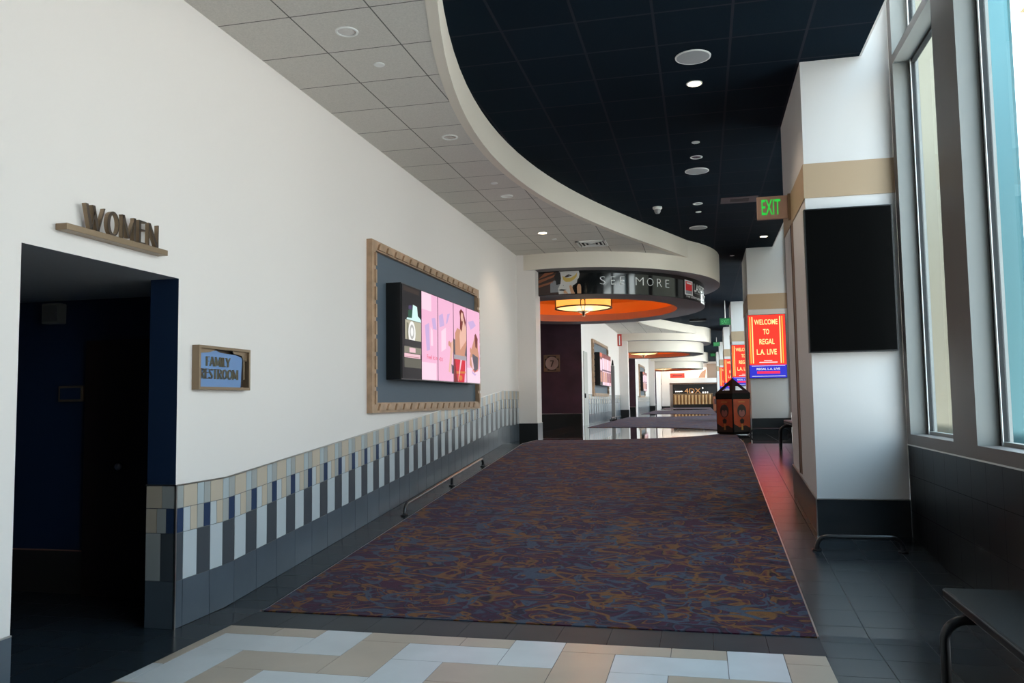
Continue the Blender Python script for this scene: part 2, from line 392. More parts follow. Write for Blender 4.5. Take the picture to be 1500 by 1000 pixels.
# ------------------------------------------------------------------ left wall, bay by bay
XW = -3.80
mb = MB()
mb.box(-4.04, XW, -5.2, 3.922, 0, ZD, PAINT, {'+y': NAVY})
mb.box(-4.04, XW, 3.922, 5.385, 2.571, ZD, PAINT, {'b': mat('grey restroom ceiling', (.42, .42, .43), .7)})
mb.hexa([(-4.04, 5.385, 0), (XW, 5.385, 0), (XW, 17.0, .0), (-4.04, 17.0, 0)] + [(-4.04, 5.385, ZD), (XW, 5.385, ZD), (XW, 17.0, ZD), (-4.04, 17.0, ZD)], PAINT, {'-y': NAVY})
mb.build('wall_left', kind='structure', label='long cream wall left of the carpet with the restroom opening')

# wainscot tiles following the ramp
T_BE = mat('beige tile', (.52, .44, .35), .25); T_BL = mat('pale blue grey tile', (.42, .47, .50), .25); T_GR = mat('light grey tile', (.36, .37, .36), .25)
T_NV = mat('navy tile', (.025, .045, .10), .25); T_SL = mat('slate tile', (.060, .068, .080), .3); T_LT = mat('pale grey tile', (.50, .54, .57), .25)
T_BD = mat('blue grey base tile', (.080, .098, .12), .3, var=.12); T_GT = mat('tile grout', (.12, .12, .12), .8)
def wainscot(name, y0, y1, x, flr, phase, label, per=.345, topc=1.031):
    mb = MB(); q = per/4; g = .0025*per/.345
    ys = [y0, y1] + [k for k in (6.03, 15.55) if y0 < k < y1]; ys.sort()
    for a, b in zip(ys, ys[1:]):
        mb.hexa([(x, a, flr(a)+.001), (x+.004, a, flr(a)+.001), (x+.004, b, flr(b)+.001), (x, b, flr(b)+.001), (x, a, flr(a)+topc), (x+.004, a, flr(a)+topc), (x+.004, b, flr(b)+topc), (x, b, flr(b)+topc)], T_GT)
        mb.hexa([(x, a, flr(a)+topc), (x+.016, a, flr(a)+topc), (x+.016, b, flr(b)+topc), (x, b, flr(b)+topc), (x, a, flr(a)+topc+.010), (x+.016, a, flr(a)+topc+.010), (x+.016, b, flr(b)+topc+.010), (x, b, flr(b)+topc+.010)], CHROME)
    rows = [(.866, 1.031, [(2, T_BE), (1, T_BL), (1, T_GR)]), (.686, .866, [(1, T_LT), (1, T_BE), (1, T_GR), (1, T_NV)]),
            (.340, .686, [(2, T_LT), (2, T_SL)]), (.0, .340, [(4, T_BD)])]
    for z0, z1, seq in rows:
        y = phase - per*math.ceil((phase-y0)/per)
        while y < y1:
            for n, m in seq:
                a, b = max(y, y0), min(y+n*q, y1); y += n*q
                if b-a < .012: continue
                a += g; b -= g
                mb.hexa([(x+.003, a, flr(a)+z0+g), (x+.009, a, flr(a)+z0+g), (x+.009, b, flr(b)+z0+g), (x+.003, b, flr(b)+z0+g),
                         (x+.003, a, flr(a)+z1-g), (x+.009, a, flr(a)+z1-g), (x+.009, b, flr(b)+z1-g), (x+.003, b, flr(b)+z1-g)], m)
    return mb.build(name, kind='structure', label=label)
wainscot('trim_3', 5.385, 17.0, XW, ramp, 5.47, 'striped wall tiles in beige, grey and navy along the first wall')
# the same tiles turned round the corner into the restroom opening
mb = MB(); yy = 5.385
for z0, z1, seq in ((.866, 1.031, [(.55, T_BE), (.45, T_GR)]), (.686, .866, [(.38, T_BE), (.32, T_GR), (.30, T_NV)]), (.34, .686, [(.52, T_GR), (.48, T_SL)]), (.0, .34, [(1, T_BD)])):
    x = -4.04
    for w, m in seq:
        mb.box(x+.002, x+.24*w-.002, yy-.008, yy-.001, z0+.002, z1-.002, m); x += .24*w
mb.box(-4.045, XW+.010, yy-.010, yy-.001, 1.031, 1.041, CHROME)
mb.box(XW-.001, XW+.012, yy-.010, yy+.004, 0, 1.041, CHROME)
mb.build('trim_4', kind='structure', label='tiles and steel edge on the side of the restroom opening')
mb = MB(); mb.box(XW, XW+.012, -5.1, 3.92, 0, .35, T_BD); mb.box(XW, XW+.014, -5.1, 3.92, .35, .358, CHROME)
mb.build('baseboard_left', kind='structure', label='blue grey base tiles at the near left wall')
# restroom lobby behind the opening
mb = MB()
mb.box(-6.9, -4.04, 6.2, 6.35, 0, 2.571, NAVY); mb.box(-7.05, -6.9, 2.6, 6.35, 0, 2.571, NAVY); mb.box(-6.9, -4.04, 2.6, 2.75, 0, 2.571, NAVY)
mb.build('wall_restroom', kind='structure', label='navy walls of the restroom lobby')
mb = MB(); mb.box(-7.05, -4.04, 2.6, 6.35, 2.572, 2.7, mat('grey restroom ceiling', (.42, .42, .43), .7))
mb.build('ceiling_restroom', kind='structure', label='grey ceiling of the restroom lobby')
mb = MB(); mb.box(-6.9, -5.27, 6.185, 6.199, 0, .375, mat('brown base tile', (.03, .024, .02), .4)); mb.box(-6.9, -5.27, 6.182, 6.199, .375, .385, LIP)
mb.build('baseboard_restroom', kind='structure', label='dark tiled base of the navy restroom wall')
d = thing('door_1', (-4.80, 6.19, 0), 'dark wood door at the back of the restroom lobby', 'door'); tag(d, kind='structure')
DO = Matrix.Translation(Vector((-4.80, 6.19, 0)))
def child(mb, name, root, smooth=False, bevel=0, **p):
    me = mb.mesh(name)
    me.transform(Matrix.Translation(-root_world(root)))
    o = bpy.data.objects.new(name, me); COL.objects.link(o); o.parent = root
    if smooth:
        me.polygons.foreach_set('use_smooth', [True]*len(me.polygons)); me.set_sharp_from_angle(angle=math.radians(35))
    if bevel:
        md = o.modifiers.new('bevel', 'BEVEL'); md.width = bevel; md.segments = 2; md.limit_method = 'ANGLE'
    tag(o, **p); return o
def root_world(o):
    v = Vector((0, 0, 0))
    while o: v += o.location; o = o.parent
    return v
mb = MB(); mb.box(-5.25, -4.35, 6.15, 6.198, .005, 2.2, DOORW); dl_ = child(mb, 'door_leaf', d)
mb = MB(); mb.lathe((-4.87, 6.10, 1.11), [(.012, .045), (.012, .02), (.028, .015), (.03, 0), (.02, -.015)], CHROME, 16, 1); child(mb, 'door_knob', dl_, True)
d = thing('wall_speaker', (-5.59, 6.19, 2.45), 'small grey box high on the navy restroom wall', 'speaker')
mb = MB(); mb.box(-5.68, -5.50, 6.10, 6.198, 2.36, 2.54, mat('grey box plastic', (.14, .14, .13), .5)); child(mb, 'housing', d, bevel=.01)
mb = MB(); mb.box(-5.66, -5.52, 6.094, 6.10, 2.38, 2.52, mat('grey grille', (.10, .10, .095), .7)); child(mb, 'grille', d)
d = thing('door_sign', (-5.42, 6.19, 1.74), 'small bronze framed sign on the navy restroom wall beside the door', 'sign')
mb = MB(); mb.box(-5.54, -5.29, 6.165, 6.198, 1.67, 1.81, BRONZE); child(mb, 'frame', d, bevel=.004)
mb = MB(); mb.box(-5.52, -5.31, 6.162, 6.166, 1.69, 1.79, NAVY); child(mb, 'panel', d)

# WOMEN sign
d = thing('restroom_sign', (-3.76, 4.6, 2.70), 'bronze letters on a bar above the dark restroom opening', 'sign')
mb = MB(); mb.box(XW+.001, XW+.085, 4.17, 5.135, 2.695, 2.735, BRONZE); child(mb, 'bar', d, bevel=.003)
y = 4.36; hh = .165; sc = .150
for ch in 'WOMEN':
    mb = MB(); y0 = y
    w = deco(mb, ch, lambda u, v, ww: (XW+.03+ww, y0+u*sc*.88, 2.736+v*hh), .03, BRONZED, BRONZE)
    child(mb, 'letter', d); y += w*sc*.97
# FAMILY RESTROOM sign
d = thing('framed_sign', (-3.77, 5.95, 1.9), 'blue sign in a bronze box frame on the cream wall beside the restroom opening', 'sign')
y0, y1, z0, z1 = 5.56, 6.29, 1.742, 2.085; x0, x1 = XW+.001, XW+.065
mb = MB()
mb.box(x0, x1, y0, y0+.022, z0+.022, z1-.022, BRONZE); mb.box(x0, x1, y1-.022, y1, z0+.022, z1-.022, BRONZE); mb.box(x0, x1, y0, y1, z0, z0+.022, BRONZE); mb.box(x0, x1, y0, y1, z1-.022, z1, BRONZE)
child(mb, 'frame', d, bevel=.002)
SGB = mat('sign blue', (.16, .28, .52), .5)
mb = MB()
mb.prism([(x0+.012, y0+.03, z0+.022), (x0+.012, y1-.10, z0+.022), (x0+.012, y1-.08, z1-.075), (x0+.012, y1-.16, z1-.055), (x0+.012, y0+.33, z1-.045), (x0+.012, y0+.27, z1-.032), (x0+.012, y0+.03, z1-.05)], (.02, 0, 0), SGB)
bp_ = child(mb, 'blue_panel', d)
mb = MB(); mb.box(x0, x0+.010, y0+.02, y1-.02, z0+.02, z1-.02, BRONZED)
mb.prism([(x0+.032, y0+.02, z1-.022), (x0+.032, y0+.02, z1-.052), (x0+.032, y0+.06, z1-.058), (x0+.032, y0+.16, z1-.050), (x0+.032, y0+.24, z1-.03), (x0+.032, y0+.24, z1-.022)], (.01, 0, 0), BRONZE)
mb.prism([(x0+.032, y1-.022, z1-.022), (x0+.032, y1-.24, z1-.022), (x0+.032, y1-.22, z1-.045), (x0+.032, y1-.10, z1-.055), (x0+.032, y1-.075, z1-.10), (x0+.032, y1-.022, z1-.10)], (.01, 0, 0), BRONZE)
mb.box(x0+.03, x0+.042, y1-.075, y1-.055, z0+.09, z1-.09, BRONZE)
child(mb, 'scroll_ornament', d)
for word, ys_, zz, hh, tw in (('FAMILY', y0+.125, z0+.185, .075, .34), ('RESTROOM', y0+.045, z0+.085, .080, .54)):
    tot = sum(GLY[c][0] for c in word); sc = tw/tot; y = ys_
    for ch in word:
        mb = MB(); yy0 = y
        w = deco(mb, ch, lambda u, v, ww: (x0+.033+ww, yy0+u*sc*.95, zz+v*hh), .012, BRONZED, mat('brass letter edge', (.45, .36, .2), .4, .5))
        child(mb, 'letter', bp_); y += w*sc

# ------------------------------------------------------------------ framed display walls
E1 = .60
def scr(name, rgb, k=1.0): return mat('screen '+name, (.008, .008, .008), .45, spec=.08, emit=k*E1, ecol=lin(rgb))
def picture(root, panels, x, y0, w, z0, z1, content):
    """panels side by side along y, facing +x; content(i) -> list of (poly in u,v, material)"""
def display_wall(oy, oz, label, idx):
    fy0, fy1, fz0, fz1 = 8.92+oy, 13.65+oy, 1.505+oz, 3.55+oz
    fr = thing('wall_frame', (XW, (fy0+fy1)/2, fz0), label, 'frame')
    mb = MB(); t = .12; d = .07; xb = XW+.001
    def rib(a0, a1, b0, b1, ax, n):     # carved moulding: sloped ribs along the border
        for k in range(n):
            f0 = k/n; f1 = (k+.76)/n
            if ax == 'y':
                p0, p1 = a0+(a1-a0)*f0, a0+(a1-a0)*f1; sl = .05
                mb.prism([(xb+d, p0, b0), (xb+d, p1, b0), (xb+d, p1+sl, b1), (xb+d, p0+sl, b1)], (.024, 0, 0), WOODF)
            else:
                p0, p1 = a0+(a1-a0)*f0, a0+(a1-a0)*f1
                mb.prism([(xb+d, b0, p0), (xb+d, b1, p0), (xb+d, b1, p1), (xb+d, b0, p1)], (.020, 0, 0), WOODF)
    mb.box(xb, xb+d, fy0, fy1, fz0, fz0+t, WOODF); mb.box(xb, xb+d, fy0, fy1, fz1-t, fz1, WOODF)
    mb.box(xb, xb+d, fy0, fy0+t, fz0+t, fz1-t, WOODF); mb.box(xb, xb+d, fy1-t, fy1, fz0+t, fz1-t, WOODF)
    rib(fy0+.16, fy1-.2, fz0+.03, fz0+t-.015, 'y', 16); rib(fy0+.16, fy1-.2, fz1-t+.015, fz1-.03, 'y', 16)
    rib(fz0+.1, fz1-.1, fy0+.07, fy0+t-.01, 'z', 9); rib(fz0+.1, fz1-.1, fy1-t+.01, fy1-.03, 'z', 9)
    child(mb, 'moulding', fr)
    mb = MB(); mb.box(xb, xb+.02, fy0+t, fy1-t, fz0+t, fz1-t, SLATEP); child(mb, 'back_panel', fr)
    ty0, ty1, tz0, tz1 = 9.47+oy, 13.10+oy, 1.905+oz, 3.103+oz; xf = -3.575
    tv = thing('video_wall', (XW, (ty0+ty1)/2, tz0), ['five upright screens side by side in the nearest carved frame, pink advert on four of them',
        'upright screens side by side in the second carved frame, beyond the aubergine wall', 'upright screens in the third carved frame, far down the lobby'][idx], 'display')
    mb = MB(); mb.box(xb+.021, xf-.004, ty0, ty1, tz0, tz1, BLACK); child(mb, 'casing', tv, bevel=.004)
    cuts = [9.47, 10.19, 10.88, 11.62, 12.31, 13.10]
    for i in range(5):
        a, b = cuts[i]+oy+.012, cuts[i+1]+oy-.012; za, zb = tz0+.015, tz1-.015
        mb = MB(); mb.box(xf-.004, xf+.004, a, b, za, zb, SCREENOFF)
        def P(u, v, dx): return (xf+.0045+dx, a+u*(b-a), za+v*(zb-za))
        lay = 0
        for pts, m in content(i, idx):
            lay += 1; mb.face([P(min(1, max(0, u)), min(1, max(0, v)), lay*.00012) for u, v in pts], m)
        if idx == 0:
            R = scr('crimson', (225, 30, 70))
            if i == 1: add_text(mb, 'Feel it in', lambda u, v: P(.30+u*.66, .24+v*.05, .004), R)
            if i == 2: add_text(mb, '4DX', lambda u, v: P(.04+u*.24, .235+v*.045, .004), R)
            if i == 4: add_text(mb, 'Feel it in 4DX', lambda u, v: P(.35+u*.45, .155+v*.025, .004), R)
            if i == 0: add_text(mb, 'NOW OPEN', lambda u, v: P(.15+u*.7, .18+v*.03, .004), scr('red ink', (190, 70, 80))) if False else None
        child(mb, 'screen', tv)
def rect(u0, v0, u1, v1): return [(u0, v0), (u1, v0), (u1, v1), (u0, v1)]
def oval(cu, cv, ru, rv, n=20): return [(cu+ru*math.cos(2*PI*k/n), cv+rv*math.sin(2*PI*k/n)) for k in range(n)]
PK = scr('pink', (236, 178, 208)); PKL = scr('pale pink', (244, 208, 226)); LIL = scr('lilac', (196, 168, 214)); SKIN = scr('skin', (196, 138, 112)); SKL = scr('light skin', (226, 178, 160))
HAIR = scr('hair', (110, 34, 30)); REDS = scr('red skirt', (205, 22, 50)); REDD = scr('dark red', (120, 20, 30)); GRYS = scr('grey cloth', (84, 78, 90)); GOLDS = scr('gold trim', (205, 120, 50)); PLUMS = scr('plum', (96, 50, 84))
MINT = scr('mint', (206, 240, 236)); GRN = scr('deep green', (28, 78, 60)); BEI = scr('beige', (176, 172, 150)); WHT = scr('white', (240, 240, 238)); DKG = scr('charcoal', (40, 38, 42)); PKB = scr('rose', (232, 190, 200)); INK = scr('ink', (24, 22, 28))
def content(i, idx):
    if idx > 0:
        if i == 0: return [(rect(.05, .1, .95, .9), scr('rose wash', (120, 60, 70))), (rect(.1, .45, .9, .8), PKL), (rect(.2, .1, .8, .4), SKIN), (rect(0, .88, 1, 1), scr('orange', (220, 100, 60)))]
        return [(rect(0, 0, 1, 1), PKL if i % 2 else PKB), (rect(.1, .1, .9, .42), SKIN if i < 3 else REDD), (rect(0, .45, 1, .50), PLUMS), (rect(.35, .5, .5, .8), PKB), (rect(0, .86, 1, 1), REDD)]
    if i == 0:
        return [(rect(0, 0, 1, 1), INK), (rect(.06, .935, .9, .985), scr('dim bronze', (52, 40, 36))), ([(.3, .66), (.3, .73), (.38, .75), (.55, .75), (.55, .66)], GRN), ([(.32, .75), (.34, .79), (.5, .8), (.5, .75)], scr('violet', (70, 56, 96))),
                ([(.22, .635), (1, .635), (1, .665), (.82, .70), (.78, .80), (.56, .81), (.5, .66), (.25, .655)], MINT), (rect(.15, .42, 1, .63), BEI), (rect(.22, .42, .32, .60), scr('olive', (120, 118, 98))), (oval(.50, .50, .19, .125), WHT), (oval(.50, .51, .12, .08), scr('pale grey', (176, 176, 172))), (oval(.50, .51, .07, .05), WHT),
                (rect(.12, .35, 1, .42), DKG), (rect(.10, .275, 1, .345), scr('taupe', (128, 124, 110))), (rect(.36, .285, .68, .335), PKB), (rect(.10, .225, .95, .27), PKB), (rect(.14, .234, .9, .24), scr('rosewood', (170, 110, 120))), (rect(.10, .12, 1, .22), scr('dark taupe', (92, 90, 80))), ([(.1, .12), (.62, .12), (.62, .08), (1, .08), (1, 0), (.1, 0)], INK)]
    if i == 1:
        return [(rect(0, 0, 1, 1), PK), (rect(0, .80, .6, 1), PKL), ([(.2, .62), (.45, .66), (.5, .35), (.3, .33)], LIL), ([(.62, .72), (.85, .74), (.95, .6), (.7, .6)], LIL), ([(.55, .62), (.68, .58), (.7, .4), (.55, .4)], PKL), (rect(0, 0, .9, .2), PKL)]
    if i == 2:
        return [(rect(0, 0, 1, 1), PK), ([(.05, .78), (.3, .82), (.4, .68), (.1, .64)], LIL), ([(.6, .83), (.78, .85), (.6, .72), (.5, .7)], LIL), ([(.2, .6), (.5, .66), (.5, .4), (.2, .35)], PKL), ([(.85, .22), (1, .2), (1, .1), (.88, .1)], GRYS),
                ([(1.0, .53), (.88, .50), (.80, .40), (.70, .21), (.66, .12), (.78, .11), (.86, .22), (.96, .36), (1, .38)], SKL), (oval(.72, .47, .07, .035), SKIN), ([(.70, .46), (.86, .50), (.84, .40)], SKIN)]
    if i == 3:
        return [(rect(0, 0, 1, 1), PK), ([(0, .55), (0, .30), (.16, .30), (.2, .52)], GRYS), ([(.1, .40), (.1, .62), (.28, .70), (.42, .68), (.78, .74), (1, .72), (1, .34), (.12, .34)], SKIN), ([(.45, .60), (.62, .80), (.82, .83), (1, .74), (1, .56), (.5, .42)], SKL),
                ([(.45, .92), (.58, .96), (.78, .93), (.98, .8), (.9, .74), (.78, .86), (.62, .66), (.48, .70), (.50, .84)], HAIR), (oval(.66, .86, .10, .06), SKL), ([(.85, .36), (1, .5), (1, .34)], GRYS), (rect(0, .29, 1, .345), scr('silver', (160, 152, 160))), ([(0, 0), (0, .29), (.9, .29), (.86, .14), (.8, 0)], REDS), ([(0, .10), (.9, .12), (.9, .145), (0, .135)], GOLDS), ([(.30, 0), (.5, .29), (.62, .29), (.40, .08), (.30, .02)], PKB), (oval(.5, .055, .14, .035), GOLDS), ([(0, 0), (0, .29), (.08, .29), (.2, .08), (.3, 0)], REDD)]
    return [(rect(0, 0, 1, 1), PK), ([(.1, .82), (.5, .86), (.7, .8), (.3, .72)], LIL), (rect(0, 0, 1, .2), PKL), ([(.62, .66), (.82, .62), (.86, .46), (.95, .36), (.86, .18), (.55, .14), (.36, .20), (.2, .24), (.22, .36), (.4, .5)], SKIN), ([(.42, .4), (.85, .36), (.82, .2), (.6, .15), (.36, .24)], GRYS),
            ([(.58, .66), (.68, .69), (.84, .62), (.78, .48), (.64, .5)], HAIR), ([(.3, .34), (.4, .36), (.52, .2), (.42, .18)], PKB), (oval(.28, .44, .06, .04), SKIN), ([(.35, .16), (.7, .12), (.6, .1), (.38, .13)], LIL)]
display_wall(0, 0, 'carved bronze frame with slate panel on the near left wall, nearest of the three', 0)

# ------------------------------------------------------------------ further bays
def pier(k):
    y = 17.0+P22*k
    mb = MB(); mb.box(XW, -3.40, y, y+.5, UP, ZD-.01, PAINT)
    r = mb.build('wall_pier' if k == 0 else 'wall_pier.%03d' % k, kind='structure', label='cream wall end projecting before the entrance oval')
    mb = MB(); mb.box(XW+.001, -3.388, y-.012, y+.512, UP, UP+.355, mat('black base tile', (.010, .011, .012), .3), {'+x': T_BD}); mb.box(XW+.001, -3.384, y-.014, y+.514, UP+.355, UP+.363, CHROME)
    child(mb, 'baseboard', r)
    # small entrance lobby between this bay and the next
    mb = MB(); y2 = 26.5+P22*k
    mb.box(-5.6, XW, y2, y2+.2, UP, ZD-.01, PURP, {'+x': PAINT})
    mb.box(-5.8, -5.6, y, y2+.2, UP, ZD-.01, PURP)
    mb.box(-5.6, XW-.24, y, y+.15, UP, ZD-.01, PURP)
    mb.build('wall_entrance' if k == 0 else 'wall_entrance.%03d' % k, kind='structure', label='aubergine wood walls of a cinema entrance')
    mb = MB(); mb.box(-5.30, XW-.01, y2-.02, y2-.001, UP, UP+.40, mat('dark plinth stone', (.03, .034, .032), .15)); 
    for a, b, c, d_ in ((-5.30, XW-.01, UP+.39, UP+.41), (-5.30, -5.285, UP, UP+.4), (XW-.03, XW-.01, UP, UP+.4)):
        mb.box(a, b, y2-.03, y2-.02, c, d_, CHROME)
    mb.build('baseboard_entrance' if k == 0 else 'baseboard_entrance.%03d' % k, kind='structure', label='dark stone base with steel edge on the aubergine wall')
    return y2
def bay(k):
    y0, y1 = 26.7+P22*(k-1), 17.0+P22*k
    mb = MB(); mb.box(-4.04, XW, y0, y1, UP, ZD-.01, PAINT); mb.build('wall_left.%03d' % k, kind='structure', label='cream wall of a further bay, left of the lobby')
    wainscot('trim_%d' % (5+k), y0+1.3, y1, XW, lambda y: UP, y0+1.4, 'striped wall tiles along a further bay', per=.69)
for k in range(3): pier(k)
pier_label = None
for k in (1, 2): bay(k)
mb = MB(); mb.box(-4.04, XW, 26.7+44, 80, UP, ZD-.01, PAINT); mb.build('wall_left.003', kind='structure', label='last stretch of cream wall')
display_wall(20.05, .42*0+.25, 'carved bronze frame with slate panel beyond the aubergine wall, second of the three', 1)
display_wall(42.0, .25, 'carved bronze frame with slate panel far down the lobby, farthest of the three', 2)
# light service door set in the white wall right of the aubergine wall
d = thing('door_2', (XW, 27.25, UP), 'pale grey door at the start of the second bay', 'door'); tag(d, kind='structure')
mb = MB(); mb.box(XW+.001, XW+.02, 26.85, 27.75, UP, UP+2.45, mat('pale grey door', (.45, .44, .40), .5)); child(mb, 'door_leaf', d)
mb = MB(); mb.box(XW+.02, XW+.06, 26.92, 26.96, UP+.9, UP+1.05, BLACK); child(mb, 'handle', d)

# bronze auditorium plaques with a 7
def plaque(k, label):
    y = 26.47+P22*k; x, z = -4.78, 2.84; r = thing('auditorium_plaque', (x, y, z), label, 'plaque')
    mb = MB(); mb.box(x-.27, x+.27, y, y+.028, z-.28, z+.28, BRONZED)
    for a, b, c, d_ in ((-.27, .27, .24, .28), (-.27, .27, -.28, -.24), (-.27, -.235, -.28, .28), (.235, .27, -.28, .28)):
        mb.box(x+a, x+b, y-.014, y, z+c, z+d_, BRONZE)
    for sx in (-1, 1):
        for sz in (-1, 1): mb.box(x+sx*.19-.045, x+sx*.19+.045, y-.016, y, z+sz*.20-.045, z+sz*.20+.045, BRONZE)
    child(mb, 'square_frame', r)
    mb = MB(); mb.lathe((x, y-.012, z), [(.215, .012), (.215, 0), (.20, -.008), (.185, 0), (.0, 0)], mat('rose bronze', (.50, .36, .32), .5, .1), 36, 1, False); child(mb, 'disc', r, True)
    mb = MB(); mb.prism([(x-.05, y-.014, z+.10), (x+.07, y-.014, z+.10), (x+.07, y-.014, z+.07), (x+.0, y-.014, z-.11), (x-.04, y-.014, z-.11), (x+.03, y-.014, z+.065), (x-.05, y-.014, z+.065)], (0, -.01, 0), BRONZED); child(mb, 'numeral', r)
plaque(0, 'square bronze plaque with a round disc on the nearest aubergine wall')

# ------------------------------------------------------------------ ceilings, curved soffits
PTS = [(0, -2.50), (.6, -2.495), (1.28, -2.42), (3.14, -2.16), (5.05, -1.72), (6.8, -1.12), (8.0, -.60), (8.75, -.24)]
def arc_x(dy):      # smooth interpolation of the concave edge, symmetric in dy
    dy = abs(dy)
    return -2.505 + .0405*dy**2 - .00013*dy**4
def outline(k):
    """plan curve of the cream fascia from the ellipse at 20.8+22(k-1) to the ellipse at 20.8+22k"""
    ym = 9.8+P22*k; pts = []
    n = 40
    for i in range(n+1):
        dy = -8.6 + 17.2*i/n; pts.append((arc_x(dy), ym+dy))
    return pts
def ellipse_arc(cy, t0, t1, n, a=3.4, b=3.9, cx=-2.9):
    return [(cx+a*math.cos(t0+(t1-t0)*i/n), cy+b*math.sin(t0+(t1-t0)*i/n)) for i in range(n+1)]
XJ = arc_x(8.6)
tj = math.acos(min(1, (XJ+2.9)/3.4))
ARC = {}
for k in range(4):
    pts = outline(k)
    if k == 0: pts = [(x, y) for x, y in pts]
    cy = 20.8+P22*k
    drum = ellipse_arc(cy, -tj, tj, 36)
    ARC[k] = pts
    # fascia band
    line = pts + (drum if k < 3 else [])
    mb = MB(); th = .10
    for (xa, ya), (xb_, yb) in zip(line, line[1:]):
        mb.face([(xa, ya, ZW), (xb_, yb, ZW), (xb_, yb, ZD), (xa, ya, ZD)], CREAM)
        mb.face([(xa-th, ya, ZW), (xa-th, ya, ZD), (xb_-th, yb, ZD), (xb_-th, yb, ZW)], CREAM)
        mb.face([(xa, ya, ZW-.003), (xa-th, ya, ZW-.003), (xb_-th, yb, ZW-.003), (xb_, yb, ZW-.003)], CREAM)
    mb.build('ceiling_fascia' if k == 0 else 'ceiling_fascia.%03d' % k, smooth=True, kind='structure', label='curved cream fascia between the light and the dark ceiling')
    # light tile ceiling
    mb = MB()
    for (xa, ya), (xb_, yb) in zip(pts, pts[1:]):
        mb.face([(XW-.0, ya, ZW), (xa-.05, ya, ZW), (xb_-.05, yb, ZW), (XW-.0, yb, ZW)], CEILW)
        mb.face([(XW-.0, ya, ZW+.03), (XW, yb, ZW+.03), (xb_-.05, yb, ZW+.03), (xa-.05, ya, ZW+.03)], CEILW)
    mb.build('ceiling' if k == 0 else 'ceiling.%03d' % k, kind='structure', label='light grey tiled ceiling beside the curved fascia')
mb = MB(); mb.box(-5.8, 1.68, -5.2, 80.5, ZD, ZD+.03, CEILD)
mb.box(1.68, 1.70, -5.2, 80.5, ZD, 6.3, PILL); mb.box(1.66, 2.2, -5.2, 80.5, 6.3, 6.35, PILL)
mb.build('ceiling_dark', kind='structure', label='black tiled high ceiling over the aisle')

def drum(k):
    cy = 20.8+P22*k; n = 72
    def ring(a, b, z, cx=-2.9): return [(cx+a*math.cos(2*PI*i/n), cy+b*math.sin(2*PI*i/n), z) for i in range(n)]
    mb = MB()
    mb.rings([ring(3.4, 3.9, ZD-.004), ring(3.4, 3.9, 4.40)], CREAM)
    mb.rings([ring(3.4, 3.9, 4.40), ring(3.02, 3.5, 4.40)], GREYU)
    mb.rings([ring(3.02, 3.5, 4.40), ring(3.02, 3.5, 3.885)], mat('black banner backing', (.006, .006, .008), .3) if k == 0 else CREAM)
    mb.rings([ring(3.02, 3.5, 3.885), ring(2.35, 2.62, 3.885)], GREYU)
    mb.rings([ring(2.35, 2.62, 3.885), ring(2.35, 2.62, 4.07)], LIP)
    mb.rings([ring(2.35, 2.62, 4.07), ring(2.55, 2.85, 4.07)], LIP)
    mb.rings([ring(2.55, 2.85, 4.07), ring(2.55, 2.85, 4.40), ring(2.2, 2.5, 4.62)], ORANGE); mb.face(ring(2.2, 2.5, 4.62), ORANGE)
    mb.build('ceiling_drum' if k == 0 else 'ceiling_drum.%03d' % k, smooth=True, kind='structure', label='oval stepped ceiling drum with an orange cove')
LAMPG = mat('lamp glass side', (.9, .5, .18), .4, emit=.62, ecol=(1., .46, .08))
LAMPB = mat('lamp glass bowl', (.95, .75, .45), .4, emit=.85, ecol=(1., .68, .28))
